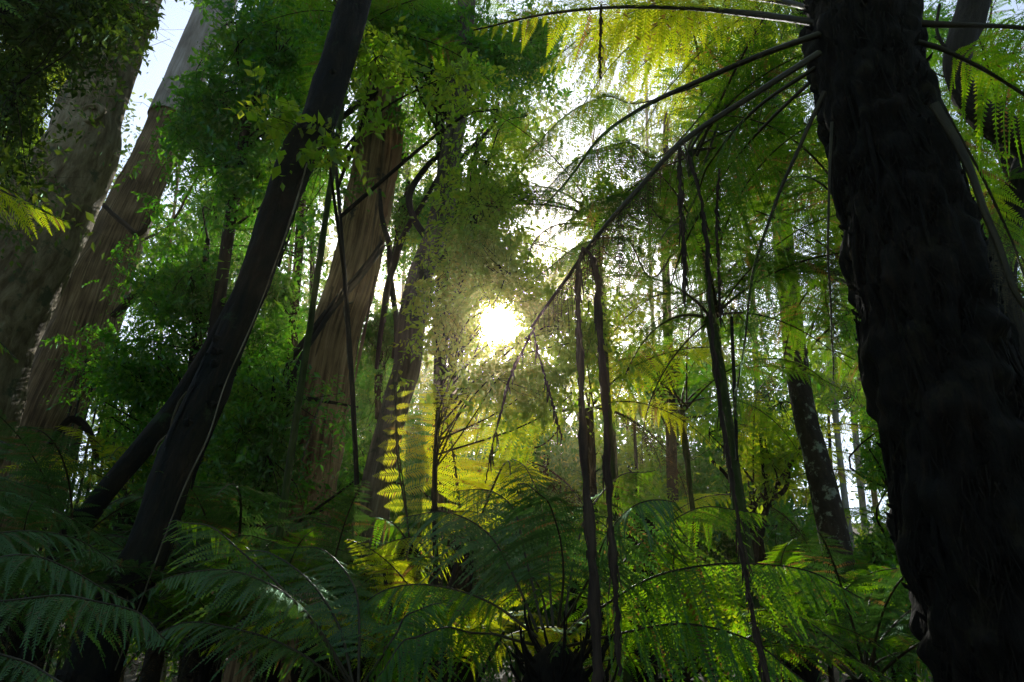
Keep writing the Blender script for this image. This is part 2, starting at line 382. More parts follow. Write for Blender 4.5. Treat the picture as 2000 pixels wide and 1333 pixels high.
# ------------------------------------------------------------------ fronds
def frond_geo(P, hint, npin=22, nul=16, Lp=.4, ang=(80, 50), droop=.3, seed=0, bare=.14, wid=.88, tipw=.06, ul=.16, ulk=1.35, hangT=0., curl=.1, fill=1., one=0):
    """P: rachis points.  Returns leaf V,Q,rnd.  Lp longest pinna, ul pinnule length / pinna length"""
    rng = np.random.RandomState(seed); P = np.asarray(P, float)
    T, A, B = frames(P, hint)
    K = len(P)
    t = np.linspace(bare, .99, npin); x = t*(K-1); i = np.minimum(x.astype(int), K-2); f = (x-i)[:, None]
    lerp = lambda Z: Z[i]*(1-f)+Z[i+1]*f
    p, tt, aa, bb = lerp(P), norm(lerp(T)), norm(lerp(A)), norm(lerp(B))
    s_ = (t-bare)/(1-bare)
    prof = np.clip(np.minimum(.45+1.9*s_, 1.0), 0, 1)*np.clip((1-s_)*1.55+tipw, 0, 1)**.85
    an = np.radians(ang[0]+(ang[1]-ang[0])*s_)
    Vs, Rs = [], []
    down = np.array([0, 0, -1.])
    for sg in ((-1, 1) if not one else (one,)):
        L = Lp*prof*(.72+.36*rng.rand(npin))*np.where(rng.rand(npin) < .05, .35, 1.)
        a2 = an+rng.randn(npin)*.13
        D = norm(tt*np.cos(a2)[:, None]+bb*sg*np.sin(a2)[:, None]+aa*rng.randn(npin, 1)*.14+down*hangT*(.8+.4*rng.rand(npin, 1)))
        u = (np.arange(nul)+.6)/nul
        ulen = np.linalg.norm(np.diff(P, axis=0), axis=1).sum()*(1-bare)/npin*.62*ulk
        us = u**1.0
        q = p[:, None]+D[:, None]*(L[:, None]*us)[..., None]+down*(droop*(L*(.6+.8*rng.rand(npin)))[:, None]*us**2)[..., None]+tt[:, None]*(.10*L[:, None]*us**2)[..., None]
        Du = norm(D[:, None]+down*(2*droop*us)[None, :, None]+tt[:, None]*(.2*us)[None, :, None])
        Nn = norm(np.cross(Du, tt[:, None])); E = norm(np.cross(Nn, Du))
        # pinnule
        up_ = np.clip(np.minimum(.75+us*1.6, 1.)*np.clip((1-us)*1.5, .06, 1)**.8, .05, 1)
        l = ulen*np.clip(L[:, None]/Lp*1.3, .45, 1.1)*up_[None, :]
        wv = (L[:, None]/nul)*wid*.5*np.ones_like(l)
        for r in (-1, 1):
            b = np.radians(68)+rng.randn(*l.shape)*.07
            G = norm(Du*np.cos(b)[..., None]+E*r*np.sin(b)[..., None]+Nn*(rng.randn(*l.shape)*.10)[..., None])
            Wd = Du*wv[..., None]
            base = q
            tip = base+G*l[..., None]+down*(curl*l)[..., None]
            mid = base+G*(l*.40)[..., None]
            quad = np.stack([base-Wd*.55, mid-Wd*.9+(tip-mid)*.1, tip, mid+Wd*.9], 2)
            if fill < 1:
                kp = rng.rand(*l.shape) < fill; quad = quad[kp]
            quad = quad.reshape(-1, 4, 3)
            Vs.append(quad)
            brown = np.where(rng.rand(npin) < .05, 2.5, 0)[:, None]+np.where(rng.rand(*l.shape) < .03, 2.5, 0)
            rr = brown+(rng.rand(npin)[:, None]*.5+rng.rand(*l.shape)*.35+.15*us[None, :])
            Rs.append((rr[kp] if fill < 1 else rr).reshape(-1))
        # pinna midrib as a narrow strip
        mw = .0035*(Lp/.4)
        q0, q1 = q[:, :-1], q[:, 1:]
        e0 = E[:, :-1]*mw
        strip = np.stack([q0-e0, q0+e0, q1+e0*.7, q1-e0*.7], 2).reshape(-1, 4, 3)
        Vs.append(strip); Rs.append(np.zeros(len(strip)))
        strip = np.stack([p-tt*mw, p+tt*mw, q[:, 0]+tt*mw, q[:, 0]-tt*mw], 1); Vs.append(strip); Rs.append(np.zeros(len(strip)))
    V = np.concatenate(Vs); Rn = np.concatenate(Rs)
    return V, Rn
def frond_part(V, Rn, name, mat, parent=None):
    return build(name, V.reshape(-1, 3), np.arange(len(V)*4).reshape(-1, 4), mat, parent, rnd=Rn)
def px_frond(thing, pts, Y, rw=(.009, .003), mat='fern', name='frond', hint=(0, 0, 1), n=36, dopr=True, **k):
    """a frond whose rachis runs through (px,py[,Y]) ; with its stalk as a child"""
    P = np.array([at(q[0], q[1], q[2] if len(q) > 2 else Y) for q in pts])
    S = spline(P, n); q_ = np.random.RandomState(k.get('seed', 0)); ww = np.linspace(0, 1, n)[:, None]
    S = S+ww*(.012*np.sin(ww*9+q_.rand()*6)*q_.randn(1, 3)+.005*np.sin(ww*21+q_.rand()*6)*q_.randn(1, 3))
    V, Rn = frond_geo(S, hint, **k)
    if dopr:
        rng = np.random.RandomState(k.get('seed', 0)+5); kp = prune(V.mean(1), rng, gaps=False) ; V, Rn = V[kp], Rn[kp]
    o = thing.own(frond_part(V, Rn, name, M[mat]))
    Vt, Qt, Ut = tube(S, np.linspace(rw[0], rw[1], n), 7, .15, 3, ref=(0, 1, .3))
    st = build('stalk', Vt, Qt, M['stalk'], o, uv=Ut, smooth=True)
    return o

# prototype fronds in local space (grow along +X, z up), unit length 1
PROTO = {}
def proto_frond(key, e0, e1, mat, npin=24, nul=14, seed=0, **k):
    n = 26; e = np.radians(np.linspace(e0, e1, n)); ds = 1/(n-1)
    P = np.zeros((n, 3)); P[1:, 0] = np.cumsum(np.cos(e[:-1])*ds); P[1:, 2] = np.cumsum(np.sin(e[:-1])*ds)
    P[:, 1] = .04*np.sin(np.linspace(0, 2.5, n)+seed)
    V, Rn = frond_geo(P, (0, 0, 1) if e1 > -75 else (-.3, 0, 1), npin, nul, seed=seed, **k)
    me = frond_part(V, Rn, 'frond', M[mat]); Vt, Qt, Ut = tube(P, np.linspace(.0065, .0018, n), 5)
    st = build('stalk', Vt, Qt, M['stalk'], uv=Ut, smooth=True)
    PROTO[key] = (me.data, st.data); bpy.data.objects.remove(me); bpy.data.objects.remove(st)
for mk in ('fern', 'fern_dark', 'fern_yellow', 'fern_teal'):
    proto_frond(mk+'_0', 58, -38, mk, seed=1, Lp=.24, droop=.25, npin=28, nul=18)
    proto_frond(mk+'_1', 40, -50, mk, seed=2, Lp=.22, droop=.4, npin=26, nul=18)
    proto_frond(mk+'_2', 72, -15, mk, seed=3, Lp=.2, droop=.2, npin=26, nul=18)
proto_frond('dead_0', 0, -88, 'dead', seed=4, Lp=.12, droop=.9, npin=18, nul=8, fill=.7)
def place_frond(root, key, az, tilt, L, roll=0., name='frond', off=(0, 0, 0)):
    fm, sm = PROTO[key]
    o = bpy.data.objects.new(name, fm); COL.objects.link(o); o.parent = root
    o.location = off
    o.rotation_euler = (roll, -tilt, az); o.scale = (L, L*random.uniform(.85, 1.15), L)
    s = bpy.data.objects.new('stalk', sm); COL.objects.link(s); s.parent = o
    return o
def fern_trunk(P, r, seed=0, ns=26, stubs=60, hair=260, hl=.10, sr=.012, sl=.09, up=.75):
    """fibrous trunk with old frond bases and root fibres"""
    rng = np.random.RandomState(seed); B = Bag()
    B.add(*tube(P, r, ns, .13, seed, ridg=.10, fu=6, fv=3.)) if ns < 60 else B.add(*tube(spline(P, 420), np.interp(np.linspace(0, 1, 420), np.linspace(0, 1, len(P)), r), ns, .075, seed, ridg=.14, fu=9, fv=7.))
    T, A, Bn = frames(P, (0, 1, 0)); n = len(P)
    for k in range(stubs):
        i = rng.randint(1, n-1); a = rng.rand()*2*math.pi
        d = A[i]*math.cos(a)+Bn[i]*math.sin(a)
        b = P[i]+d*r[i]*.85; e = b+d*sl*(.4+rng.rand()*.8)+T[i]*sl*up*(rng.rand()+.3)
        B.add(*tube(spline([b, (b+e)/2+d*sl*.2, e], 4), [sr*1.3, sr, sr*.8, sr*.3], 5))
    if hair:
        i = rng.randint(0, n-1, hair); a = rng.rand(hair)*2*math.pi
        d = A[i]*np.cos(a)[:, None]+Bn[i]*np.sin(a)[:, None]; s = -A[i]*np.sin(a)[:, None]+Bn[i]*np.cos(a)[:, None]
        b = P[i]+d*(r[i]*.97)[:, None]; ln = hl*(.4+rng.rand(hill := hair))[:, None]
        e = b-T[i]*ln+d*ln*.35*rng.rand(hair, 1)+s*ln*.3*rng.randn(hair, 1)
        wv = s*.0035
        B.add(np.stack([b-wv, b+wv, e+wv*.3, e-wv*.3], 1).reshape(-1, 3), np.arange(hair*4).reshape(-1, 4))
    return B
def tree_fern(px, py, Y, L, n, label, mat='fern', seed=0, r=.08, lean=0., group='tree ferns in the gully', az0=0., azr=2*math.pi, trunk=True, dead=2, kinds=(0, 1, 2), ext=.0, tilt0=0.):
    top = at(px, py, Y); base = np.array([top[0]-lean, Y, -.1])
    th = Thing('tree_fern', base, label, 'tree fern', group); random.seed(seed+11)
    if trunk:
        S = spline([base, (base+top)/2+[lean*.1, 0, 0], top], 30)
        rr = np.linspace(r*1.2, r, 30); rr[-4:] *= 1.3
        th.own(fern_trunk(S, rr, seed, 14, 30, 160, min(.07, r), min(.009, r*.16), min(.07, r))
               .build('trunk', M['moss_green' if r < .032 else 'fibre']))
    off = tuple(top-base)
    for i in range(n):
        az = az0+azr*(i+random.uniform(-.35, .35))/n
        md = top+np.array([math.cos(az)*L*.45, math.sin(az)*L*.45, L*.15]); te = top+np.array([math.cos(az)*L*.8, math.sin(az)*L*.8, 0])
        if in_gap(md) or in_gap(te): continue
        kk = kinds[i % len(kinds)]
        place_frond(th.root, f'{mat}_{kk}', az, random.uniform(-.15, .2)+tilt0, L*random.uniform(.8, 1.12), random.uniform(-.25, .25), off=off)
    for i in range(dead):
        place_frond(th.root, 'dead_0', random.uniform(0, 6.28), random.uniform(-.2, .1), L*random.uniform(.5, .8), 0, name='dead_frond', off=off)
    return th

def tree(name, pts, Y, label, mat, cat='tree', group=None, ns=28, amp=.06, ridg=.04, n=70, ground=True, top=3., seed=0, fv=1.2):
    P, r = pxpath(pts, Y, n, ground, top)
    th = Thing(name, P[0], label, cat, group)
    V, Q, U = tube(P, r, ns, amp, seed, ridg=ridg, fv=fv)
    th.own(build('trunk', V, Q, M[mat], uv=U, smooth=True)); th.P, th.r = P, r
    return th
def strip(th, P, w, mat, name='bark_strip', seed=0, tw=1.2):
    """ragged ribbon of bark"""
    rng = np.random.RandomState(seed); n = len(P); T, A, B = frames(P, (0, 1, 0))
    a = tw*np.linspace(0, 1, n)+rng.rand()*.6-.3
    s = B*np.cos(a)[:, None]+A*np.sin(a)[:, None]; w_ = w*(.5+.7*rng.rand(n))[:, None]; w_[-1] *= .1
    c = s*w_; V = np.stack([P-c, P+A*w*-.3, P+c], 1).reshape(-1, 3)
    i = np.arange(n-1)*3
    Q = np.concatenate([np.stack([i, i+1, i+4, i+3], 1), np.stack([i+1, i+2, i+5, i+4], 1)])
    U = np.stack([np.tile([0, w, 2*w], n), np.repeat(np.arange(n)*.05, 3)], 1)
    return th.own(build(name, V, Q, M[mat], uv=U, smooth=True))
def branch(th, pts, Y, name='branch', mat='wood', n=18, ns=7, seed=0):
    P, r = pxpath(pts, Y, n, False); V, Q, U = tube(P, r, ns, .15, seed)
    return th.own(build(name, V, Q, M[mat], uv=U, smooth=True))
def single(name, pts, Y, mat, label, cat, group=None, n=40, ns=8, amp=.2, seed=0, ground=False, flat=1.):
    P, r = pxpath(pts, Y, n, ground); V, Q, U = tube(P, r, ns, amp, seed, flat=flat)
    o = build(name, V, Q, M[mat], uv=U, smooth=True); return tag(o, label, cat, group)

# ------------------------------------------------------------------ sunlit places
for q in [(1400, 430, 6.8, .6), (1500, 640, 7, .6), (1300, 560, 7, .5), (1560, 420, 7, .5), (1250, 700, 7, .4), (1150, 1000, 5, .3), (1250, 1060, 4.6, .35), (1400, 1060, 5, .35), (1550, 1230, 4, .35), (1350, 1200, 3.8, .35), (450, 1130, 5.2, .22), (880, 120, 6.5, .4), (700, 420, 12, .8), (1200, 40, 3.2, .35), (1350, 30, 3, .35), (1060, 60, 3.3, .35), (1460, 40, 2.9, .3), (1180, 90, 6.8, .5), (1260, 130, 6.8, .5), (1330, 80, 6.8, .5), (1380, 160, 6.8, .45), (1210, 180, 6.8, .45), (1440, 60, 6.8, .5), (1290, 215, 6.8, .4),
          (780, 760, 6, .30), (800, 820, 6, .32), (810, 890, 6, .32), (820, 960, 6, .32), (815, 1010, 6, .3), (860, 840, 6.4, .35), (930, 830, 6.4, .4), (1000, 830, 6.4, .4), (900, 900, 6.4, .35),
          (1330, 900, 8, .5), (1400, 960, 8, .5), (1480, 930, 9, .6), (1250, 860, 8, .4),
          (780, 1080, 6, .35), (850, 1060, 6, .3), (760, 1180, 5.5, .25), (900, 1240, 5, .3), (960, 1290, 5, .25), (1000, 1180, 5, .2),
          (1500, 1140, 4, .3), (1600, 1150, 4, .25), (1400, 1180, 4, .22), (1300, 1250, 4.3, .3), (1450, 1290, 4.3, .35),
          (1650, 740, 8, .5), (1580, 720, 8, .35),
          (500, 600, 15, 1.6), (560, 480, 16, 1.4), (620, 600, 15, 1.2), (470, 420, 18, 1.5), (170, 900, 12, .8),
          (20, 390, 2.1, .3), (90, 420, 2.1, .25), (590, 380, 12, .8), (380, 1030, 5, .16), (470, 1080, 5, .14), (600, 1100, 5, .14), (100, 560, 14, 1.0), (40, 200, 5, .4), (20, 330, 5, .4)]:
    lit(*q)

# ------------------------------------------------------------------ ground
def gz(x, y):
    d = np.sqrt(x*x+y*y)
    return .10*np.sin(x*.9+1)*np.cos(y*.7)*np.clip(d/4, 0, 1)+np.clip(y-12, 0, 400)*.085+np.clip(y-34, 0, 400)*.19+.6*np.sin(x*.05)*np.clip(d/40, 0, 1)
g = np.concatenate([-np.geomspace(.4, 400, 60)[::-1], [0], np.geomspace(.4, 400, 60)]); X, Yg = np.meshgrid(g, g)
Z = gz(X, Yg); Vg = np.stack([X, Yg, Z], -1).reshape(-1, 3); m_ = len(g)
i, j = np.meshgrid(np.arange(m_-1), np.arange(m_-1), indexing='ij'); b = (i*m_+j).ravel()
gr = build('ground', Vg, np.stack([b, b+1, b+m_+1, b+m_], 1), M['litter'], uv=Vg[:, :2], smooth=True); tag(gr, kind='structure')
gr['label'] = 'dark forest floor covered in litter'

# ------------------------------------------------------------------ the big trunks
EG = 'tall eucalyptus trunks'
t1 = tree('eucalyptus_tree', [(-150, 950, 112), (-90, 800, 106), (-35, 640, 98), (62, 480, 86), (118, 370, 76), (160, 285, 66), (174, 230, 58), (220, 110, 50), (262, 0, 45), (330, -180, 42)], 8,
          'massive smooth grey gum trunk at the left edge with a dark hollow knot', 'gum', 'eucalyptus', EG, 48, .07, .015, top=6, seed=3)
K = at(207, 262, 8)-np.array([0, .35, 0])
B = Bag()
for k_ in range(3):
    a = np.linspace(0, 2*math.pi, 18); rr = [.14, .11, .075][k_]
    ring = K+np.stack([np.cos(a)*rr*.9+.05*np.sin(2*a)*rr, -.05+.03*k_+0*a, np.sin(a)*rr*1.15], 1)
    B.add(*tube(ring, np.full(18, .04-.008*k_)*(1+.35*np.sin(a*3+k_)), 8, .3, k_, ref=(0, 1, 0)))
t1.own(B.build('knot', M['gum']))
a = np.linspace(0, 2*math.pi, 17)[:-1]; rim = K+np.stack([np.cos(a)*.085, .02+0*a, np.sin(a)*.1], 1); dp_ = K+np.stack([np.cos(a)*.04, .10+0*a, np.sin(a)*.05], 1)
V = np.concatenate([rim, dp_, [K+[0, .02, 0]]]); Qk = [[q, (q+1) % 16, 16+(q+1) % 16, 16+q] for q in range(16)]
Qk += [[q, (q+1) % 16, 32, 32] for q in range(0)]
fan = np.array([[q, (q+2) % 16, (q+1) % 16, 32] for q in range(0, 16, 2)])
t1.own(build('hollow', V, fan, M['wood'], uv=V[:, :2]))
t2 = tree('eucalyptus_tree', [(30, 960, 62), (95, 800, 60), (142, 700, 64), (178, 600, 60), (224, 480, 49), (305, 300, 38), (372, 130, 31), (425, 0, 30), (490, -170, 28)], 13,
          'stringy barked gum trunk second from the left with peeling strips and a pale cream top', 'string', 'eucalyptus', EG, 40, .08, .05, top=8, seed=8)
# smooth cream upper bole
hi = int(len(t2.P)*.0); P, r = pxpath([(330, 235, 37.5), (372, 130, 33), (425, 0, 31.5), (490, -170, 29)], 13, 40, False)
V, Q, U = tube(P, r*1.05, 36, .02, 5); t2.own(build('upper_trunk', V, Q, M['pale'], uv=U, smooth=True))
rg = np.random.RandomState(4)
for k_ in range(16):
    y0 = rg.uniform(80, 620); ln = rg.uniform(90, 260); sd = rg.choice([-1, -1, 1])
    def ctr(y): return np.interp(y, [0, 130, 300, 480, 600, 700, 800], [425, 373, 305, 225, 182, 145, 95]), np.interp(y, [0, 130, 300, 480, 600, 800], [30, 31, 39, 48, 60, 60])
    pts = []
    for q in range(9):
        yy = y0+ln*q/8; c_, h_ = ctr(yy); pts.append(at(c_+sd*(h_*rg.uniform(.85, .95)+(6*q/8)**1.4*rg.uniform(.5, 1.4)), yy, 12.7))
    strip(t2, spline(pts, 14), rg.uniform(.015, .05), 'string', seed=k_)
t3 = tree('leaning_tree', [(150, 1380, 55.8), (172, 1333, 52.2), (222, 1200, 45.0), (290, 1067, 40.5), (340, 917, 37.8), (392, 800, 36.9), (428, 720, 33.3), (452, 660, 29.7), (515, 500, 31.5), (545, 400, 32.4), (585, 300, 34.2), (622, 240, 34.2), (662, 110, 31.5), (700, -20, 29.7)], 5,
          'dark mossy trunk leaning right across the left third of the view', 'moss', 'tree', None, 40, .07, .06, top=3, seed=12, fv=5)
rg = np.random.RandomState(6); T_, A_, B_ = frames(t3.P, (0, 1, 0)); 
for k_ in range(26):
    i = rg.randint(8, len(t3.P)-4); a = rg.uniform(2.2, 5.6); d = A_[i]*math.cos(a)+B_[i]*math.sin(a); c0 = t3.P[i]+d*t3.r[i]*.85; s_ = rg.uniform(.012, .035)
    Bk = Bag(); Bk.add(*tube([c0, c0+d*s_*.8, c0+d*s_*1.5+T_[i]*s_*.4], [s_*1.5, s_, s_*.2], 9, .3, k_, ref=(.3, .2, 1))); t3.own(Bk.build('knot', M['moss']))
for k_ in range(7):
    i = rg.randint(8, 50); ii = np.arange(i, min(i+rg.randint(5, 12), len(t3.P))); a = rg.uniform(2.4, 5.4)
    strip(t3, t3.P[ii]+(A_[ii]*math.cos(a)+B_[ii]*math.sin(a))*(t3.r[ii]*1.06)[:, None]+rg.randn(len(ii), 3)*.004, rg.uniform(.008, .02), 'moss', seed=k_)
t3b = tree('leaning_tree', [(120, 1080, 24), (165, 1015, 22), (232, 930, 21), (300, 850, 20), (345, 790, 18), (385, 725, 16), (430, 640, 12), (470, 560, 9)], 6.5,
           'thinner dark stem slanting behind the big leaning trunk low on the left', 'moss', 'tree', None, 20, .12, .03, top=.5, seed=13)
t4 = tree('eucalyptus_tree', [(560, 1120, 70), (580, 1040, 66), (602, 920, 59), (628, 780, 53), (650, 667, 51), (690, 540, 46), (715, 420, 44), (735, 300, 44), (746, 180, 40), (765, 60, 37), (790, -100, 34)], 9,
          'broad gum trunk left of the sun with peeling orange edged bark', 'gum_mid', 'eucalyptus', EG, 44, .07, .05, top=5, seed=21)
for k_, (pp, ww, mt) in enumerate([([(782, 215), (783, 260), (778, 300), (768, 345), (758, 385), (750, 430)], .055, 'peel'), ([(770, 225), (772, 280), (768, 330), (758, 370)], .04, 'peel'),
                                   ([(712, 205), (702, 260), (695, 330), (688, 400)], .02, 'string'), ([(730, 220), (722, 290), (716, 370)], .02, 'string'), ([(752, 230), (745, 330), (733, 420), (722, 510)], .025, 'string'),
                                   ([(735, 540), (722, 600), (705, 680), (690, 760)], .03, 'string'), ([(650, 560), (632, 640), (615, 700)], .02, 'string')]):
    strip(t4, spline([at(x_, y_, 8.63 if x_ > 748 or x_ < 700 else 8.52) for x_, y_ in pp], 16), ww, mt, seed=40+k_)
branch(t4, [(640, 610, 8), (600, 660, 7), (570, 700, 6), (552, 740, 4)], 8.4)
branch(t4, [(760, 180, 9, 8.8), (720, 190, 7, 8.6), (680, 220, 6, 8.2), (650, 245, 5, 7.9), (610, 270, 3, 7.6)], 8.6)
branch(t4, [(748, 480, 6, 8.5), (700, 545, 6, 8.2), (650, 605, 5, 8.0), (600, 680, 4, 7.8)], 8)
t5 = tree('slender_tree', [(690, 1360, 50), (697, 1250, 45), (706, 1100, 38), (728, 1000, 33), (752, 880, 28), (775, 780, 27), (794, 720, 27), (803, 640, 27), (822, 540, 25), (848, 470, 23), (866, 400, 22), (881, 300, 21), (896, 200, 18), (905, 90, 17), (915, -60, 16)], 7,
          'grey crooked trunk directly left of the sun with a kink halfway', 'greybrown', 'tree', None, 28, .10, .03, top=2, seed=31)
branch(t5, [(880, 330, 7), (910, 300, 5), (940, 270, 4), (965, 240, 3), (975, 200, 2)], 7)
branch(t5, [(845, 480, 8, 7.1), (810, 430, 7, 7.3), (800, 380, 7, 7.5), (830, 330, 6, 7.5), (860, 300, 5, 7.2)], 7.3)
branch(t5, [(842, 645, 4), (850, 670, 3), (880, 685, 3), (912, 705, 2)], 7)
t7 = tree('slender_tree', [(1690, 1300, 31), (1668, 1230, 30), (1645, 1130, 28), (1626, 1040, 27), (1604, 940, 26), (1588, 870, 24), (1577, 830, 23), (1560, 740, 21), (1545, 620, 20), (1533, 500, 19), (1522, 380, 18), (1510, 200, 16)], 8,
          'thin dark trunk blotched with pale lichen, left of the giant fern trunk', 'lichen', 'tree', None, 26, .10, .03, top=2, seed=41)
t9 = tree('crooked_tree', [(2260, 1000, 40, 5), (2200, 700, 38, 5), (2110, 420, 34), (2040, 310, 31), (2000, 278, 30), (1955, 250, 30), (1912, 222, 27), (1882, 185, 24), (1868, 135, 24), (1880, 75, 28), (1902, 0, 30), (1925, -100, 28)], 4,
          'black crooked branch curving in the top right corner', 'wood', 'tree', None, 24, .12, .04, top=1.5, seed=51, fv=3)
branch(t9, [(1885, 185, 7), (1925, 210, 6), (1960, 250, 5), (2010, 265, 4)], 4)
branch(t9, [(1870, 120, 5), (1850, 100, 4), (1830, 60, 3), (1835, 10, 3)], 4)
t12 = tree('crooked_tree', [(2080, 1100, 60), (2040, 900, 52), (2000, 760, 44), (1965, 650, 36), (1950, 560, 30), (1960, 470, 26), (1985, 380, 22)], 4.4,
          'dark stem tucked close behind the right side of the giant fern trunk', 'wood', 'tree', None, 22, .15, .04, top=1, seed=52, fv=3)

# ------------------------------------------------------------------ the giant tree fern on the right
P, r = pxpath([(2060, 1500, 172), (2014, 1333, 168), (1972, 1200, 163), (1926, 1050, 158), (1887, 870, 148), (1845, 720, 143), (1814, 600, 133), (1787, 490, 122), (1770, 400, 120), (1740, 290, 113), (1697, 130, 110), (1683, 0, 104), (1672, -90, 100)], 2.6, 150)
gf = Thing('tree_fern', P[0], 'giant black fibrous tree fern trunk filling the right side', 'tree fern')
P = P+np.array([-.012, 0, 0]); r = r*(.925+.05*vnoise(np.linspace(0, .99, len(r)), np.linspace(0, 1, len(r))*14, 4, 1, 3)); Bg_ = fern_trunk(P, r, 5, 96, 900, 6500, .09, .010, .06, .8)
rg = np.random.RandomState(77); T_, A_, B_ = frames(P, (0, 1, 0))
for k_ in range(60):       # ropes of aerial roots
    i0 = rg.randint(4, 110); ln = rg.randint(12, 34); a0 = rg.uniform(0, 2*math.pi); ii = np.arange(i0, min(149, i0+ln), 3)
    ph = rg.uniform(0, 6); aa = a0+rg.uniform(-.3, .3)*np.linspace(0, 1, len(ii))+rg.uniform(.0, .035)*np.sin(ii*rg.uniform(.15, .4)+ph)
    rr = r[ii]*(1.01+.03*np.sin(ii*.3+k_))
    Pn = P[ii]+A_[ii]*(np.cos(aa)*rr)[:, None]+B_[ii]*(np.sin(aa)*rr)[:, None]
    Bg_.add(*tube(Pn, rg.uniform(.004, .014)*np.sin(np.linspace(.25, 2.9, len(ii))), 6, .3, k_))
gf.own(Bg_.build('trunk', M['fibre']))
gfr = dict(npin=26, nul=20)
def gfrond(pts, **k):
    kk = dict(gfr); kk.update(k); return px_frond(gf, pts, 2.6, dopr=False, **kk)
gfrond([(1600, 45, 2.6), (1440, 25, 2.9), (1300, 15, 3.1), (1100, 22, 3.3), (925, 58, 3.5)], rw=(.022, .006), Lp=.42, droop=.35, seed=101, mat='fern_yellow', bare=.3, hangT=.2)
gfrond([(1600, 20, 2.6), (1500, 0, 2.9), (1330, -20, 3.3), (1150, -60, 3.8)], rw=(.018, .006), Lp=.4, seed=102, mat='fern_yellow', bare=.25, hangT=.1)
gfrond([(1600, 68, 2.5), (1480, 110, 2.5), (1350, 165, 2.6), (1250, 215, 2.7), (1180, 265, 2.8), (1115, 340, 2.9), (1065, 400, 3.0)], rw=(.017, .004), Lp=.20, droop=.9, seed=103, fill=.5, bare=.45, hangT=.8)
gfrond([(1600, 105, 2.4), (1480, 180, 2.4), (1340, 275, 2.45), (1240, 380, 2.5), (1150, 480, 2.6), (1095, 555, 2.7), (1040, 640, 2.8)], rw=(.017, .005), Lp=.2, droop=.9, seed=104, fill=.45, bare=.35, hangT=.9, mat='dead')
gfrond([(1605, 125, 2.6), (1480, 210, 2.8), (1400, 300, 3.0), (1366, 360, 3.2), (1340, 430, 3.3)], rw=(.012, .004), Lp=.30, droop=.8, seed=105, mat='fern_dark', bare=.3, hangT=.7)
gfrond([(1605, 140, 2.7), (1500, 240, 3.0), (1420, 330, 3.3), (1350, 450, 3.6), (1310, 560, 3.8)], rw=(.012, .004), Lp=.38, droop=.7, seed=106, mat='fern_dark', bare=.3, hangT=.5)
gfrond([(1610, 180, 2.5), (1560, 290, 2.6), (1515, 400, 2.7), (1475, 520, 2.8), (1450, 680, 2.9), (1435, 820, 3.0)], rw=(.012, .003), Lp=.2, droop=.9, seed=107, mat='fern_dark', bare=.4, hangT=.9, fill=.6)
gfrond([(1625, 240, 2.5), (1620, 350, 2.5), (1618, 500, 2.55), (1624, 640, 2.6), (1628, 740, 2.6)], rw=(.008, .002), Lp=.10, droop=.9, seed=108, bare=.4, hangT=.9, fill=.5, mat='dead')
gfrond([(1780, 45, 2.4), (1880, 50, 2.4), (2000, 55, 2.5), (2150, 70, 2.6)], rw=(.018, .006), Lp=.35, droop=.4, seed=109, bare=.5)
gfrond([(1785, 80, 2.4), (1850, 100, 2.4), (1930, 145, 2.4), (2030, 200, 2.4), (2150, 300, 2.4)], rw=(.014, .005), Lp=.35, droop=.6, seed=110, bare=.3)
gfrond([(1825, 205, 2.3), (1880, 300, 2.3), (1925, 420, 2.3), (1975, 540, 2.3), (2030, 650, 2.3)], rw=(.02, .008), Lp=.12, droop=.9, seed=111, bare=.5, hangT=.9, fill=.5, mat='dead')
gfrond([(1790, 120, 2.9), (1850, 220, 3.0), (1920, 350, 3.1), (1975, 470, 3.2), (2010, 560, 3.2)], rw=(.01, .004), Lp=.17, droop=.7, seed=112, bare=.2, hangT=.5, wid=1.5)
for k_, (az, tl) in enumerate([(3.9, 0), (4.4, .1), (4.9, 0), (5.3, .1)]):
    place_frond(gf.root, f'fern_{k_%3}', az, tl, random.uniform(2.0, 2.6), off=tuple(P[-1]-P[0]+np.array([0, 0, -.15+.1*(k_ % 3)])))
# hanging broken fronds: a brown stalk with shrivelled shreds
def dead_hang(pts, Y, seed, label=None, shred=46, w=.013, sl=.06):
    P, r = pxpath(pts, Y, 60, False); r = r*(.40 if seed == 4 else .72 if seed < 3 else .5)*(1+.25*np.sin(np.arange(60)*.7+seed)); P[2:-1] = P[2:-1]+np.random.RandomState(seed).randn(57, 3)*.002; B = Bag(); rng = np.random.RandomState(seed)
    B.add(*tube(P, r, 8, .25, seed, flat=.45, fv=5))
    i = rng.randint(3, 58, shred); s = rng.choice([-1, 1], shred)
    b = P[i]+np.stack([s*r[i]*.9, rng.randn(shred)*.004, 0*r[i]], 1)
    ln = sl*(.3+rng.rand(shred)); e = b+np.stack([s*ln*.18*rng.rand(shred), rng.randn(shred)*.01, -ln], 1)
    wv = np.stack([np.full(shred, w*.25), rng.randn(shred)*.003, 0*ln], 1)
    B.add(np.stack([b-wv, b+wv, e+wv*.4, e-wv*.4], 1).reshape(-1, 3), np.arange(shred*4).reshape(-1, 4))
    return gf.own(B.build('dead_frond', M['dead_stalk']))
M['dead_stalk'] = bark('dead_frond_stalk', [(.02, .013, .01), (.06, .04, .028), (.13, .09, .06)], 16, 1.2, .8)
dead_hang([(1140, 484, 5), (1131, 520, 7), (1130, 620, 8), (1135, 760, 9), (1142, 900, 11), (1150, 1020, 14), (1160, 1150, 16), (1166, 1290, 14), (1168, 1390, 8)], 2.58, 1)
dead_hang([(1142, 486, 5), (1160, 512, 8), (1168, 570, 9), (1174, 680, 10), (1182, 800, 10), (1188, 950, 10), (1198, 1090, 9), (1205, 1230, 8), (1208, 1320, 6)], 2.56, 2)
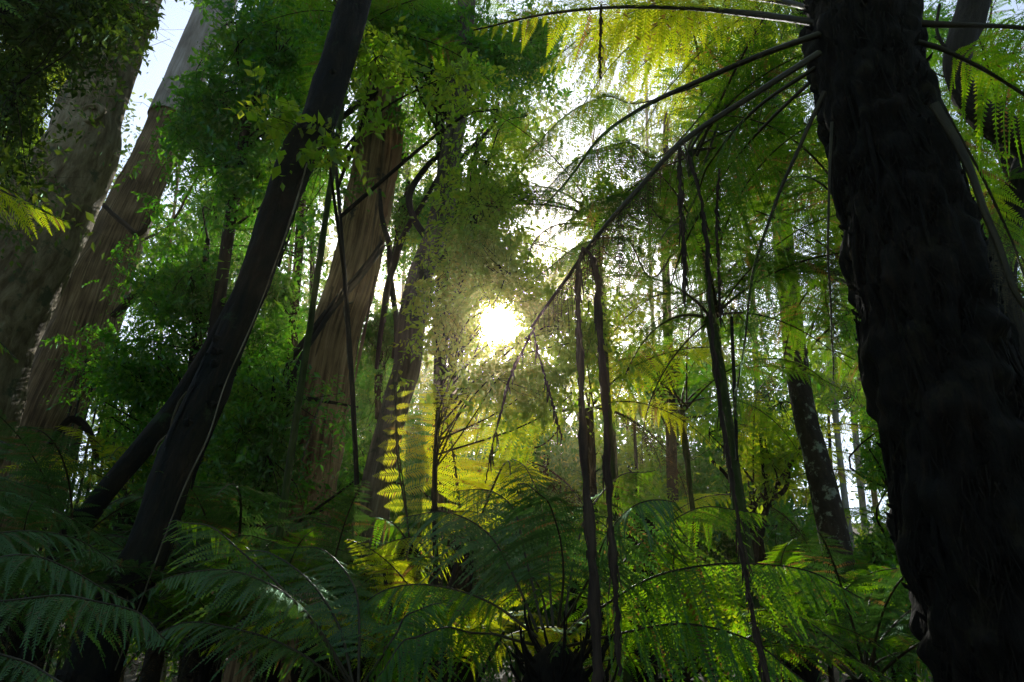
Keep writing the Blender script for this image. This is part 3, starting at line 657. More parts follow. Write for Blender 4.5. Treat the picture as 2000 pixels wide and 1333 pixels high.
dead_hang([(1330, 278, 6), (1328, 330, 9), (1331, 420, 9), (1336, 500, 8), (1338, 600, 3)], 2.45, 3)
dead_hang([(1334, 276, 6), (1352, 330, 8), (1372, 410, 9), (1384, 520, 8), (1389, 640, 8), (1398, 740, 9), (1416, 850, 8), (1436, 980, 9), (1456, 1110, 11), (1476, 1230, 12), (1503, 1345, 13), (1515, 1420, 12)], 2.42, 4, shred=140, w=.012, sl=.05)
dead_hang([(1174, 8, 5), (1173, 60, 5), (1172, 110, 5), (1173, 155, 2)], 3.2, 5, shred=20)
dead_hang([(1045, 640, 4), (1000, 730, 6), (975, 820, 4), (962, 870, 3), (948, 945, 2)], 2.8, 6, shred=20)
dead_hang([(1040, 645, 3), (1060, 720, 4), (1082, 800, 5), (1098, 860, 2)], 2.82, 7, shred=20)
dead_hang([(1405, 330, 4), (1400, 420, 5), (1404, 520, 5), (1408, 640, 3)], 2.9, 8, shred=60)

# ------------------------------------------------------------------ feature ferns
f2 = Thing('tree_fern', at(800, 1060, 6)*[1, 1, 0], 'upright yellow green fern frond glowing in sunlight beside the crooked trunk', 'tree fern')
S = spline([at(800, 1060, 6)*[1, 1, 0], at(800, 1060, 6)], 16); f2.own(fern_trunk(S, np.linspace(.12, .09, 16), 3, 12, 20, 60, .06).build('trunk', M['fibre']))
px_frond(f2, [(800, 1060), (792, 980), (780, 880), (772, 800), (778, 725)], 5.95, rw=(.008, .0025), mat='fern_yellow', hint=(0, -1, .2), npin=13, nul=22, Lp=.44, ang=(88, 70), droop=.22, seed=201, bare=.08, ulk=1.0, one=1)
px_frond(f2, [(800, 1060), (790, 980), (776, 880), (768, 800), (772, 735)], 6.0, rw=(.01, .003), mat='fern_yellow', hint=(0, -1, .2), npin=13, nul=14, ulk=1., Lp=.2, ang=(88, 70), droop=.22, seed=202, bare=.08, ul=.2, one=-1)
px_frond(f2, [(800, 1060), (860, 1010), (930, 1000), (1000, 1040)], 5.9, mat='fern_yellow', npin=20, nul=18, Lp=.32, droop=.5, seed=203, hangT=.4)
px_frond(f2, [(800, 1060), (760, 1020), (700, 1010), (650, 1040)], 5.9, mat='fern', npin=20, nul=18, Lp=.32, droop=.5, seed=204, hangT=.3)
px_frond(f2, [(800, 1060), (790, 1100, 5.6), (760, 1150, 5.2), (730, 1220, 4.9)], 5.9, mat='fern_yellow', npin=20, nul=18, Lp=.4, droop=.4, seed=205)
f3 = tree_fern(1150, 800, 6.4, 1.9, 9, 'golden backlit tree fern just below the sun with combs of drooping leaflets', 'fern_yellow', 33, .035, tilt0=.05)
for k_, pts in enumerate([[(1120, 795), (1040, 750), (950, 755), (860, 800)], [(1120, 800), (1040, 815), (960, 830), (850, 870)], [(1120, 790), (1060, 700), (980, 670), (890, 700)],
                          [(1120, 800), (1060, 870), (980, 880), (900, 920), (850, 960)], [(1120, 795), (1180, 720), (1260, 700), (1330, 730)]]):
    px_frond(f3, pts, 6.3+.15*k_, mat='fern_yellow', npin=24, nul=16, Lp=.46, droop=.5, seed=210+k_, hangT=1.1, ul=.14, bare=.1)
# ground-level crown in the centre foreground
C4 = at(1085, 1255, 3.8)
f4 = Thing('tree_fern', [C4[0], C4[1], -.1], 'low dark tree fern with a shaggy black crown at the bottom centre', 'tree fern')
S = spline([[C4[0]+.02, C4[1], -.1], [C4[0], C4[1], .9], C4], 40); rr = np.interp(np.arange(40), [0, 25, 33, 36, 38, 39], [.17, .15, .17, .15, .09, .02])
f4.own(fern_trunk(S, rr, 9, 40, 340, 4200, .13, .009, .15, 1.5).build('trunk', M['fibre']))
A4 = [([(1050, 1235, 3.8), (1000, 1120, 3.9), (950, 1040, 4.0), (870, 1000, 4.1), (790, 1010, 4.2)], 'fern_teal', .40, .5), ([(1060, 1230, 3.8), (1030, 1100, 4.0), (1010, 1010, 4.2), (960, 960, 4.5), (890, 960, 4.7)], 'fern_teal', .42, .4),
      ([(1080, 1225, 3.8), (1070, 1100, 4.1), (1060, 1000, 4.4), (1040, 930, 4.8), (1000, 900, 5.2)], 'fern_teal', .45, .3), ([(1100, 1225, 3.8), (1120, 1100, 4.0), (1150, 1000, 4.3), (1210, 930, 4.6), (1280, 920, 4.8)], 'fern', .42, .5),
      ([(1090, 1225, 3.7), (1100, 1120, 3.6), (1090, 1030, 3.5), (1060, 970, 3.4), (1010, 950, 3.2)], 'fern_teal', .42, .3),
      ([(1110, 1240, 3.8), (1170, 1190, 3.7), (1260, 1135, 3.6), (1350, 1108, 3.5), (1460, 1102, 3.5), (1580, 1115, 3.4), (1690, 1170, 3.4)], 'fern', .46, .9),
      ([(1110, 1262, 3.8), (1200, 1240, 3.6), (1300, 1222, 3.5), (1400, 1228, 3.4), (1500, 1270, 3.3), (1580, 1340, 3.2)], 'fern', .42, .8),
      ([(1120, 1230, 3.9), (1200, 1120, 4.1), (1290, 1030, 4.3), (1390, 990, 4.5), (1500, 1010, 4.6)], 'fern', .46, .5),
      ([(1050, 1245, 3.8), (960, 1180, 3.8), (860, 1145, 3.8), (760, 1150, 3.8), (680, 1200, 3.8)], 'fern', .38, .7),
      ([(1045, 1260, 3.8), (960, 1240, 3.6), (880, 1230, 3.4), (800, 1250, 3.3), (740, 1310, 3.2)], 'fern', .36, .7),
      ([(1070, 1225, 3.9), (1050, 1140, 4.2), (990, 1080, 4.6), (900, 1050, 5.0)], 'fern_teal', .42, .5),
      ([(1095, 1225, 3.8), (1150, 1130, 3.6), (1190, 1040, 3.5), (1240, 990, 3.4), (1320, 980, 3.3)], 'fern_teal', .42, .7)]
for k_, (pts, mt, lp, hg) in enumerate(A4):
    px_frond(f4, pts, 3.8, rw=(.008, .0025), mat=mt, npin=30, nul=20, Lp=lp, droop=.45, seed=230+k_, hangT=hg, bare=.2, ul=.15, dopr=False)
# fern over the grey mossy stump, with the long frond running to the upper left
C5 = at(700, 1370, 3.4)
f5 = Thing('tree_fern', [C5[0], C5[1], -.1], 'dim olive fern arching left from below the frame, long bare midrib showing', 'tree fern')
S = spline([[C5[0], C5[1], -.1], C5], 20); f5.own(fern_trunk(S, np.linspace(.14, .12, 20), 8, 24, 50, 200, .08).build('trunk', M['fibre']))
for k_, (pts, mt, lp, hg) in enumerate([([(690, 1350, 3.4), (625, 1240, 3.5), (560, 1160, 3.6), (480, 1085, 3.7), (410, 1035, 3.8), (340, 1010, 3.9)], 'fern', .42, .35),
      ([(690, 1340, 3.4), (660, 1220, 3.6), (600, 1130, 3.8), (520, 1080, 4.0), (440, 1075, 4.2)], 'fern_teal', .27, .25), ([(680, 1350, 3.4), (590, 1280, 3.3), (480, 1230, 3.3), (380, 1220, 3.3), (290, 1260, 3.2)], 'fern_teal', .27, .3),
      ([(690, 1340, 3.4), (600, 1200, 3.3), (500, 1130, 3.2), (400, 1110, 3.1), (320, 1140, 3.0)], 'fern_teal', .27, .3), ([(700, 1340, 3.4), (700, 1220, 3.6), (690, 1130, 3.8), (640, 1085, 4.1), (560, 1075, 4.4)], 'fern_teal', .27, .25),
      ([(700, 1350, 3.4), (760, 1260, 3.4), (800, 1200, 3.5), (860, 1180, 3.5)], 'fern', .35, .5)]):
    px_frond(f5, pts, 3.4, rw=(.008, .0025), mat=mt, npin=40, nul=22, Lp=lp, droop=.4, seed=250+k_, hangT=hg, bare=.12, dopr=False)
C5b = at(712, 1100, 6)
f5b = Thing('tree_fern', [C5b[0], C5b[1], -.1], 'fern crown on the dark stump below the crooked trunk, bluish top fronds', 'tree fern')
S = spline([[C5b[0]-.1, C5b[1], -.1], C5b], 24); f5b.own(fern_trunk(S, np.linspace(.2, .15, 24), 8, 24, 80, 300, .08).build('trunk', M['fibre']))
for k_, (pts, mt, lp, hg) in enumerate([([(712, 1095, 6), (640, 1068, 5.8), (560, 1062, 5.6), (480, 1050, 5.4), (400, 1060, 5.2)], 'fern_teal', .27, .4), ([(712, 1095, 6), (680, 1040, 6.2), (600, 1020, 6.5), (520, 1040, 6.7)], 'fern_teal', .27, .3),
      ([(715, 1095, 6), (760, 1060, 5.9), (830, 1050, 5.7), (900, 1080, 5.5)], 'fern_yellow', .4, .6), ([(715, 1100, 6), (760, 1110, 5.7), (810, 1150, 5.4), (850, 1220, 5.2)], 'fern_yellow', .4, .5),
      ([(712, 1100, 6), (650, 1120, 5.6), (590, 1170, 5.3), (550, 1250, 5.0)], 'fern', .4, .5), ([(715, 1100, 6), (735, 1150, 5.5), (750, 1230, 5.1), (745, 1320, 4.8)], 'fern', .4, .4)]):
    px_frond(f5b, pts, 6, rw=(.008, .0025), mat=mt, npin=26, nul=16, Lp=lp, droop=.45, seed=270+k_, hangT=hg, bare=.1, dopr=False)
# bottom left
C6 = at(-260, 1250, 3.2)
f6 = Thing('tree_fern', [C6[0], C6[1], -.1], 'grey green fern spreading in from the bottom left corner, combs of leaflets hanging', 'tree fern')
S = spline([[C6[0], C6[1], -.1], C6], 20); f6.own(fern_trunk(S, np.linspace(.14, .12, 20), 18, 24, 50, 200, .08).build('trunk', M['fibre']))
for k_, (pts, mt, lp, hg) in enumerate([([(-250, 1240, 3.2), (-80, 1190, 3.0), (40, 1172, 2.9), (140, 1165, 2.85), (250, 1190, 2.8), (330, 1250, 2.8)], 'fern_teal', .27, .6),
      ([(-250, 1240, 3.2), (-120, 1100, 3.4), (0, 1040, 3.6), (120, 1050, 3.8), (240, 1110, 4.0)], 'fern_teal', .27, .45), ([(-250, 1230, 3.2), (-150, 1050, 3.7), (-20, 965, 4.2), (90, 985, 4.6), (200, 1045, 5.0), (300, 1100, 5.2)], 'fern_teal', .27, .4),
      ([(-250, 1230, 3.2), (-160, 1020, 3.9), (-50, 930, 4.6), (50, 945, 5.2), (140, 1000, 5.6)], 'fern_teal', .27, .3), ([(-250, 1260, 3.2), (-100, 1260, 2.9), (40, 1290, 2.7), (150, 1350, 2.5)], 'fern_teal', .27, .5),
      ([(-250, 1240, 3.2), (-100, 1130, 3.1), (30, 1090, 3.1), (150, 1110, 3.1), (260, 1180, 3.1)], 'fern_teal', .27, .45)]):
    px_frond(f6, pts, 3.2, rw=(.008, .0025), mat=mt, npin=40, nul=24, Lp=lp, droop=.35, seed=290+k_, hangT=hg, bare=.1, dopr=False)
# leaf tip at the left edge
C7 = at(-240, 250, 2.6)
f7 = Thing('tree_fern', [C7[0], C7[1], 0], 'tree fern off the left edge sending one bright lime frond tip into view', 'tree fern')
S = spline([[C7[0], C7[1], 0], C7], 30); f7.own(fern_trunk(S, np.linspace(.14, .11, 30), 19, 24, 60, 200, .08).build('trunk', M['fibre']))
for k_, (pts, mt, lp, hg) in enumerate([([(-240, 250, 2.6), (-150, 290, 2.3), (-70, 335, 2.15), (20, 380, 2.1), (118, 428, 2.1)], 'fern_yellow', .27, .1), ([(-240, 240, 2.6), (-190, 0, 3.0), (-40, -60, 3.5), (140, -40, 4.0), (300, 40, 4.3)], 'fern', .5, .3),
      ([(-240, 260, 2.6), (-150, 420, 2.5), (-80, 560, 2.4), (20, 700, 2.4)], 'fern', .2, .3)]):
    px_frond(f7, pts, 2.6, rw=(.012, .003), mat=mt, npin=24, nul=18, Lp=lp, droop=.25, seed=310+k_, hangT=hg, bare=.1, dopr=False)
# tall sunlit crown at the top
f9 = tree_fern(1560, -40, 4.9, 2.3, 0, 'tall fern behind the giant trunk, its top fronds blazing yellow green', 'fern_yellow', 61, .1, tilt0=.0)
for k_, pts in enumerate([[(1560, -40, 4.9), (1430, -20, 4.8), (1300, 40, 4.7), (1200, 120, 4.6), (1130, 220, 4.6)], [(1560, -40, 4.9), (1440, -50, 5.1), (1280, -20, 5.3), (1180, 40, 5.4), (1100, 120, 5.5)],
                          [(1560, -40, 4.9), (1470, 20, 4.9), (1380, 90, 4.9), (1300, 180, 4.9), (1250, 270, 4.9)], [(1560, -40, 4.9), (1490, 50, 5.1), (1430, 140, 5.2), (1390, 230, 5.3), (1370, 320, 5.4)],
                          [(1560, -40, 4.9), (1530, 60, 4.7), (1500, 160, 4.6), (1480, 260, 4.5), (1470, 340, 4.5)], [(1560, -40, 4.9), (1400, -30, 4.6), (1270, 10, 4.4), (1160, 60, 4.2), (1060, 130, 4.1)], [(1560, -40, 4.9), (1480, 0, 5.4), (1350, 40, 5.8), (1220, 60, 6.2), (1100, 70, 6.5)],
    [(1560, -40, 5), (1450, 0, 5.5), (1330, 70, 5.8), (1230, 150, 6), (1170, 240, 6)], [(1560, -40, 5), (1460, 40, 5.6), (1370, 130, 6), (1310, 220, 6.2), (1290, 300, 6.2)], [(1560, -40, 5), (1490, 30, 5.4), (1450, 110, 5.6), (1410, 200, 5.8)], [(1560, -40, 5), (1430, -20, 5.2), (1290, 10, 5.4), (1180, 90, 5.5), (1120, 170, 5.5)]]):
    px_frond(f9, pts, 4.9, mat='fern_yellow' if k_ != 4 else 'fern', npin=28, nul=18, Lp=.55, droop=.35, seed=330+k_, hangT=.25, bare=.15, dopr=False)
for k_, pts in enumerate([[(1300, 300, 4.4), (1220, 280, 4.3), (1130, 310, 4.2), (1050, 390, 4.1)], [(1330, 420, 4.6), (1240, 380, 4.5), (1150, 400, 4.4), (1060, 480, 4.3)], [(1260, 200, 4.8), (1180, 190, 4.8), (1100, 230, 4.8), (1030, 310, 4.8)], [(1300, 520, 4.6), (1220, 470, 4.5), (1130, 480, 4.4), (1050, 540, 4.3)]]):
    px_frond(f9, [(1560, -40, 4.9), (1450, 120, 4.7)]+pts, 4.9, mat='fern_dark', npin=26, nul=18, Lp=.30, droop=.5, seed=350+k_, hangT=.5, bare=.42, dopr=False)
# ferns placed around the gully
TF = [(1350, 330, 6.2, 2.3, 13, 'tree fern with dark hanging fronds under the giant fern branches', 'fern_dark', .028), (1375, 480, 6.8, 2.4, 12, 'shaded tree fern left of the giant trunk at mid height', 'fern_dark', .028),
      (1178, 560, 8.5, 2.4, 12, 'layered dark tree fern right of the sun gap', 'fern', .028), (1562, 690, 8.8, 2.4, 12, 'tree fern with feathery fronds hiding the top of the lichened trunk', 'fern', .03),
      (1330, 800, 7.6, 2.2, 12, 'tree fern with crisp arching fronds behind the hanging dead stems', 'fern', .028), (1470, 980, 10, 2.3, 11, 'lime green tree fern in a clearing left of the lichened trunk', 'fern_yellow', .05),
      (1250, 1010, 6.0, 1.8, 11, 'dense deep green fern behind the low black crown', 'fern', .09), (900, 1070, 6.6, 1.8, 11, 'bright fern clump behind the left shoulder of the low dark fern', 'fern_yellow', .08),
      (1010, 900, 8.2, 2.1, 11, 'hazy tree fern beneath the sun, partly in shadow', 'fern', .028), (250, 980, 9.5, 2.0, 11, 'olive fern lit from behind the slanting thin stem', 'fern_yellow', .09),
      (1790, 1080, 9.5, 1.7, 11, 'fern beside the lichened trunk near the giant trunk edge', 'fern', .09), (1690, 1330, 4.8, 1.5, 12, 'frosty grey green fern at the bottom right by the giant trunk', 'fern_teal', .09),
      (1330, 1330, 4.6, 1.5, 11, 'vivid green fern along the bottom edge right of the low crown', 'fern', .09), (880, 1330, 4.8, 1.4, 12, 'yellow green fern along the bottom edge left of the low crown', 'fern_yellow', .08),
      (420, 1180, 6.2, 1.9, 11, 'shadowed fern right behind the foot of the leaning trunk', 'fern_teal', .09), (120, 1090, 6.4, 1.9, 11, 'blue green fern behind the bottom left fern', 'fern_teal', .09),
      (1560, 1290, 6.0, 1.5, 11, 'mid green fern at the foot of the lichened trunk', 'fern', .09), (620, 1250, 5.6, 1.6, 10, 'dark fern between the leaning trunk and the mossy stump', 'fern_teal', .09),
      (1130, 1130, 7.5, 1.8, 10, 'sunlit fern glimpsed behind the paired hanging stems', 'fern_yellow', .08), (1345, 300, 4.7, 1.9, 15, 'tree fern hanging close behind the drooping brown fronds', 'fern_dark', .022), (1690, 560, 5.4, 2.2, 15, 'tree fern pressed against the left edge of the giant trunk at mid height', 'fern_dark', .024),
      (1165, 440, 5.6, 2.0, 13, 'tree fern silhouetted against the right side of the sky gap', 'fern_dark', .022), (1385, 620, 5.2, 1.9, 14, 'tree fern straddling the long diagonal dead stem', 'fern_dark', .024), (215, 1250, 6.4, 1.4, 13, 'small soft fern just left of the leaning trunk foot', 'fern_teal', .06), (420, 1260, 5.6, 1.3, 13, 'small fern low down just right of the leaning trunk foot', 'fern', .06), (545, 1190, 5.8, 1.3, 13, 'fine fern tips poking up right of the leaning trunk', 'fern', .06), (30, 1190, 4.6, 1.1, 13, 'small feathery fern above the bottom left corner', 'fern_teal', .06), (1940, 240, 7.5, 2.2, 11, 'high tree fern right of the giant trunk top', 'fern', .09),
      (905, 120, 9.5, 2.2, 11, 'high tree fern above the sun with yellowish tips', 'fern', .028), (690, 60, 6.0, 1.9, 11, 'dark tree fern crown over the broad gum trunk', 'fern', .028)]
for k_, (px, py, Y, L, n_, lab, mt, rr_) in enumerate(TF):
    tree_fern(px, py, Y, L, n_, lab, mt, 400+k_*7, rr_, lean=0 if rr_ < .032 else random.uniform(-.3, .3), tilt0=-.05)

# ------------------------------------------------------------------ understorey trees
def under(name, label, path, Y, blobs, leaf, mat, seed, tmat='wood', cat='tree', group='understorey trees', **k):
    th = tree(name, path, Y, label, tmat, cat, group, ns=12, amp=.1, ridg=.03, n=50, top=.5, seed=seed)
    crown(th, 'crown', blobs, leaf, M[mat], seed, trunk=th.P[10:], **k)
    return th
under('understorey_tree', 'dense blue green tree filling the space right of the stringy gum', [(330, 1150, 16), (400, 800, 14), (440, 500, 12), (480, 250, 9), (510, 60, 6)], 8.5,
      [(520, 120, 150, 150, 7.5, 10, 110), (470, 330, 130, 150, 8, 10.5, 100), (400, 230, 70, 130, 8, 10, 50), (560, 20, 130, 70, 7, 9, 50)], .088, 'leaf', 1)
under('understorey_tree', 'shadowy tree crown between the stringy gum and the leaning trunk, lower half', [(380, 1150, 14), (370, 900, 12), (380, 700, 10), (400, 520, 7)], 9.5,
      [(380, 560, 120, 130, 8.5, 11, 120), (290, 740, 110, 110, 8.5, 11, 100), (330, 900, 110, 90, 9, 11, 70), (500, 720, 70, 120, 9, 12, 60)], .07, 'leaf', 2)
under('understorey_tree', 'dark leafy tree behind the upper part of the leaning trunk', [(560, 1100, 12), (570, 700, 10), (590, 400, 8), (610, 150, 5)], 11,
      [(600, 120, 70, 150, 9, 12, 70), (600, 330, 60, 120, 10, 13, 60), (540, 560, 60, 130, 10, 13, 50)], .075, 'leaf', 3)
under('understorey_tree', 'mid green tree crown across the top between the broad gum and the sun', [(850, 1150, 14), (860, 700, 12), (865, 350, 10), (850, 100, 7)], 8.2,
      [(840, 60, 130, 90, 6.5, 9, 100), (960, 110, 110, 100, 7, 9, 80), (860, 220, 80, 80, 8, 10, 60), (720, 30, 100, 70, 6, 8, 70), (1040, 90, 80, 90, 7, 9, 50)], .08, 'leaf', 4)
under('understorey_tree', 'hazy small leaved tree above the sun', [(880, 1150, 9), (885, 800, 8), (893, 600, 6), (930, 300, 5)], 11,
      [(930, 420, 100, 130, 9.5, 12, 130), (930, 530, 110, 70, 9.5, 12, 70), (1000, 250, 70, 70, 10, 12, 30), (900, 640, 70, 80, 10, 12, 50)], .07, 'leaf_lime', 5)
under('understorey_tree', 'dark thicket tree in front of the foot of the broad gum', [(520, 1200, 12), (510, 1000, 10), (520, 850, 8), (560, 760, 5)], 7.8,
      [(520, 880, 90, 140, 7.2, 8.6, 120), (690, 950, 60, 110, 7.4, 8.6, 36), (450, 960, 60, 90, 7.5, 9, 60), (500, 780, 60, 60, 7.6, 8.6, 30)], .065, 'leaf', 6)
under('understorey_tree', 'shadowed thicket right of the broad gum and left of the crooked trunk', [(730, 1150, 9), (740, 900, 8), (745, 650, 7), (790, 400, 5)], 10,
      [(760, 640, 50, 150, 9.3, 11.5, 80), (730, 850, 60, 110, 9.3, 11.5, 60), (800, 420, 40, 120, 9.3, 12, 50)], .065, 'leaf', 7)
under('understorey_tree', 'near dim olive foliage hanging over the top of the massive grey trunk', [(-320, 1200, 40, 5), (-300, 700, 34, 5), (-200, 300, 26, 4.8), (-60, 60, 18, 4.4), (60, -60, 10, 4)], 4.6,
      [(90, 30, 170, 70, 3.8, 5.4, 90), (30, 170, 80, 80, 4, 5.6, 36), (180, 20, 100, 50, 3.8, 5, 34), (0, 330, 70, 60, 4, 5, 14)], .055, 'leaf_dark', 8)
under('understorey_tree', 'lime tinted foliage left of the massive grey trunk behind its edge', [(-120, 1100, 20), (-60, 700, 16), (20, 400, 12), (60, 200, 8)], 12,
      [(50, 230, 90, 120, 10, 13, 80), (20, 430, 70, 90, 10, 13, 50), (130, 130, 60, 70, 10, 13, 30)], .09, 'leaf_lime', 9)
under('understorey_tree', 'fine leaved tree seen through the gaps right of the giant trunk', [(2150, 1150, 18), (2080, 800, 15), (2010, 500, 12), (1950, 200, 8)], 8,
      [(1940, 130, 100, 140, 7, 9.5, 90), (1950, 420, 80, 150, 7, 9.5, 80), (2000, 650, 50, 160, 7, 9.5, 50), (1830, 60, 60, 60, 7, 9, 30)], .055, 'leaf', 10)
under('understorey_tree', 'scrubby small leaved tree between lichened trunk and giant trunk', [(1750, 1300, 12), (1745, 1100, 10), (1760, 900, 8), (1740, 750, 5)], 9,
      [(1720, 860, 90, 110, 8, 11, 70), (1740, 1060, 80, 90, 8, 11, 60), (1760, 1200, 70, 90, 7, 9, 60), (1680, 640, 40, 90, 8, 11, 30)], .06, 'leaf', 11)
sh = under('forked_shrub', 'forked yellow green shrub with bare dark limbs left of the lichened trunk', [(1470, 1130, 9), (1485, 1040, 8), (1500, 980, 7), (1530, 930, 5), (1560, 880, 4)], 9,
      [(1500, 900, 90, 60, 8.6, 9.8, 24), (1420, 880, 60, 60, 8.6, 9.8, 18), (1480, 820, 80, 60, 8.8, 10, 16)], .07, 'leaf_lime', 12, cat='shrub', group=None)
branch(sh, [(1500, 990, 7), (1495, 940, 6), (1490, 900, 4), (1485, 850, 3)], 9); branch(sh, [(1497, 980, 6), (1530, 960, 5), (1540, 930, 4), (1535, 890, 3)], 9)
branch(sh, [(1470, 1040, 5), (1450, 980, 4), (1420, 930, 4), (1390, 900, 3)], 9)
under('understorey_tree', 'tree with fine hazy foliage straight in front of the sun and above it', [(850, 1200, 6), (850, 900, 5), (875, 650, 4), (930, 420, 3)], 5.6,
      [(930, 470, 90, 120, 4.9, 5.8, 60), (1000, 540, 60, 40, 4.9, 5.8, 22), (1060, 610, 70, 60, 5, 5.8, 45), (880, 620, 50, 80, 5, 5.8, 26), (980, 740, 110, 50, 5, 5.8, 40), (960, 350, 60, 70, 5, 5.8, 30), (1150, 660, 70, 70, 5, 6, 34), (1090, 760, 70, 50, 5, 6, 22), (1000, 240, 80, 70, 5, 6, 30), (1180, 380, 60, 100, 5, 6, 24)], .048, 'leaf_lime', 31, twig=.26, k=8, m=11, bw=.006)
under('understorey_tree', 'mid green small leaved tree behind the sun gap on the right', [(1320, 1150, 12), (1310, 800, 10), (1300, 500, 8), (1300, 250, 5)], 13,
      [(1330, 450, 120, 170, 11, 15, 90), (1240, 700, 110, 120, 11, 15, 60), (1480, 380, 100, 150, 11, 15, 70), (1430, 650, 120, 120, 11, 15, 60)], .09, 'leaf', 13)
under('understorey_tree', 'leafy sapling in front of the upper leaning trunk with lime leaf sprays', [(700, 1200, 5), (690, 800, 5), (670, 500, 4), (650, 250, 3)], 6.2,
      [(630, 290, 30, 60, 4.7, 5.2, 5), (715, 240, 30, 30, 5.5, 6, 4), (520, 230, 50, 50, 4.6, 5.2, 5), (880, 150, 70, 60, 5.4, 6.2, 14), (740, 120, 70, 50, 5, 6, 16)], .085, 'leaf_lime', 14, twig=.22, k=5, m=7, aspect=.27, group=None)
under('understorey_tree', 'spindly tree with twiggy foliage low on the right side of the stringy gum', [(90, 1180, 9), (120, 980, 8), (150, 850, 7), (190, 700, 5)], 15,
      [(160, 700, 70, 120, 14, 17, 40), (110, 900, 60, 70, 14, 17, 24), (220, 860, 60, 70, 14, 17, 30)], .08, 'leaf_lime', 15)

for k_, (px_, Y_, mt_, lab_) in enumerate([(360, 15, 'leaf', 'deep shade thicket behind the slanting thin stem'), (640, 13.5, 'leaf', 'deep shade thicket behind the foot of the broad gum'), (860, 15, 'leaf', 'thicket behind the glowing upright frond'),
        (1060, 14, 'leaf', 'thicket behind the low black crowned fern'), (1240, 13, 'leaf_lime', 'thicket right of the paired hanging stems'), (1420, 15, 'leaf', 'thicket behind the forked shrub'), (1620, 17, 'leaf', 'thicket behind the foot of the lichened trunk'), (1780, 14, 'leaf', 'thicket against the lower left edge of the giant trunk')]):
    under('thicket', lab_, [(px_, 1250, 5), (px_+8, 1050, 4), (px_, 850, 3)], Y_, [(px_, 1180, 120, 90, Y_-1.5, Y_+2, 70), (px_+20, 1020, 120, 90, Y_-1.5, Y_+2, 80), (px_-10, 860, 110, 90, Y_-1.5, Y_+2, 36 if px_ < 1550 else 8)], .11, mt_, 900+k_, cat='bush', group='understorey thickets', twig=.5)
for k_, (px_, Y_, lab_) in enumerate([(720, 21, 'far leaf wall tree seen left of the glowing upright frond'), (930, 22, 'far leaf wall tree seen low beneath the sun'), (1130, 20, 'far leaf wall tree seen between the paired hanging stems'), (1320, 22, 'far leaf wall tree right of the paired hanging stems'), (1500, 21, 'far leaf wall tree behind the forked shrub'), (480, 21, 'far leaf wall tree right of the leaning trunk')]):
    under('understorey_tree', lab_, [(px_, 1250, 6), (px_+8, 1050, 5), (px_, 800, 4)], Y_, [(px_, 1120, 130, 110, Y_-2, Y_+2, 60), (px_+10, 930, 130, 110, Y_-2, Y_+2, 60), (px_-10, 760, 120, 90, Y_-2, Y_+2, 30)], .17, 'leaf', 980+k_, group='far leaf wall trees', twig=.8)
under('understorey_tree', 'far tree closing the gap between leaning trunk and broad gum', [(590, 1150, 7), (600, 800, 6), (610, 500, 5), (600, 250, 3)], 14, [(560, 640, 80, 130, 13, 16, 50), (600, 430, 60, 130, 13, 16, 40), (430, 420, 80, 130, 13, 16, 50), (300, 560, 60, 100, 15, 18, 30)], .11, 'leaf', 950, twig=.5)
# ------------------------------------------------------------------ background trees, 18 to 34 m away
BT = [(-60, 40, 20, 'distant pale trunk at the far left margin'), (250, 380, 22, 'distant pale trunk showing between the two leftmost gums'), (330, 470, 26, 'distant tree behind the dense blue green crown'),
      (455, 560, 20, 'distant tree just left of the leaning trunk'), (510, 620, 28, 'distant tree right of the leaning trunk foot'), (640, 740, 21, 'distant tree left of the broad gum trunk'),
      (745, 800, 24, 'distant tree in the slit between broad gum and crooked trunk'), (860, 880, 30, 'distant tree between crooked trunk and the sun'), (1045, 1030, 33, 'distant slender tree under the sun'),
      (1105, 1110, 26, 'distant tree left of the paired hanging stems'), (1230, 1200, 22, 'distant tree right of the paired hanging stems'), (1300, 1260, 30, 'distant tree behind the arching green ferns'),
      (1400, 1340, 24, 'distant tree behind the forked shrub'), (1520, 1410, 28, 'distant tree left of the lichened trunk'), (1690, 1540, 22, 'distant pale trunk right of the lichened trunk'),
      (1715, 1580, 30, 'very slim distant trunk near the giant trunk edge'), (1745, 1600, 25, 'distant trunk hugging the giant trunk edge'), (1990, 1800, 24, 'distant tree at the right margin')]
for k_, (xb, xt, Y, lab) in enumerate(BT):
    rng = np.random.RandomState(600+k_); hw = rng.uniform(3, 6.5)
    short = 900 < xb < 1260
    pts = [(xb, 1240, hw*1.2), (xb*.7+xt*.3+rng.randn()*6, 900, hw), (xb*.4+xt*.6+rng.randn()*8, 500, hw*.85), (xt, 60, hw*.6)]
    if short: pts = [(xb, 1240, 4), (xb+3, 1000, 3.5), (xb-4, 850, 3), (xb, 760, 2)]
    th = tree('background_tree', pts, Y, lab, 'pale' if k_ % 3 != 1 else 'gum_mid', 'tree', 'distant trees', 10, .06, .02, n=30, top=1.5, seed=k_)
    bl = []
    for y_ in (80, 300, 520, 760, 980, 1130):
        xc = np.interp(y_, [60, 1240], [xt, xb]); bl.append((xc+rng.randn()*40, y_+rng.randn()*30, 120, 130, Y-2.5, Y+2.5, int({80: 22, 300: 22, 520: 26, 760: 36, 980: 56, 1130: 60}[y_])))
    crown(th, 'crown', bl, .17, M['leaf_far' if k_ % 2 else 'leaf_lime'], 700+k_, twig=.9, k=9, m=10, trunk=th.P[8:], bw=.02, aspect=.26)
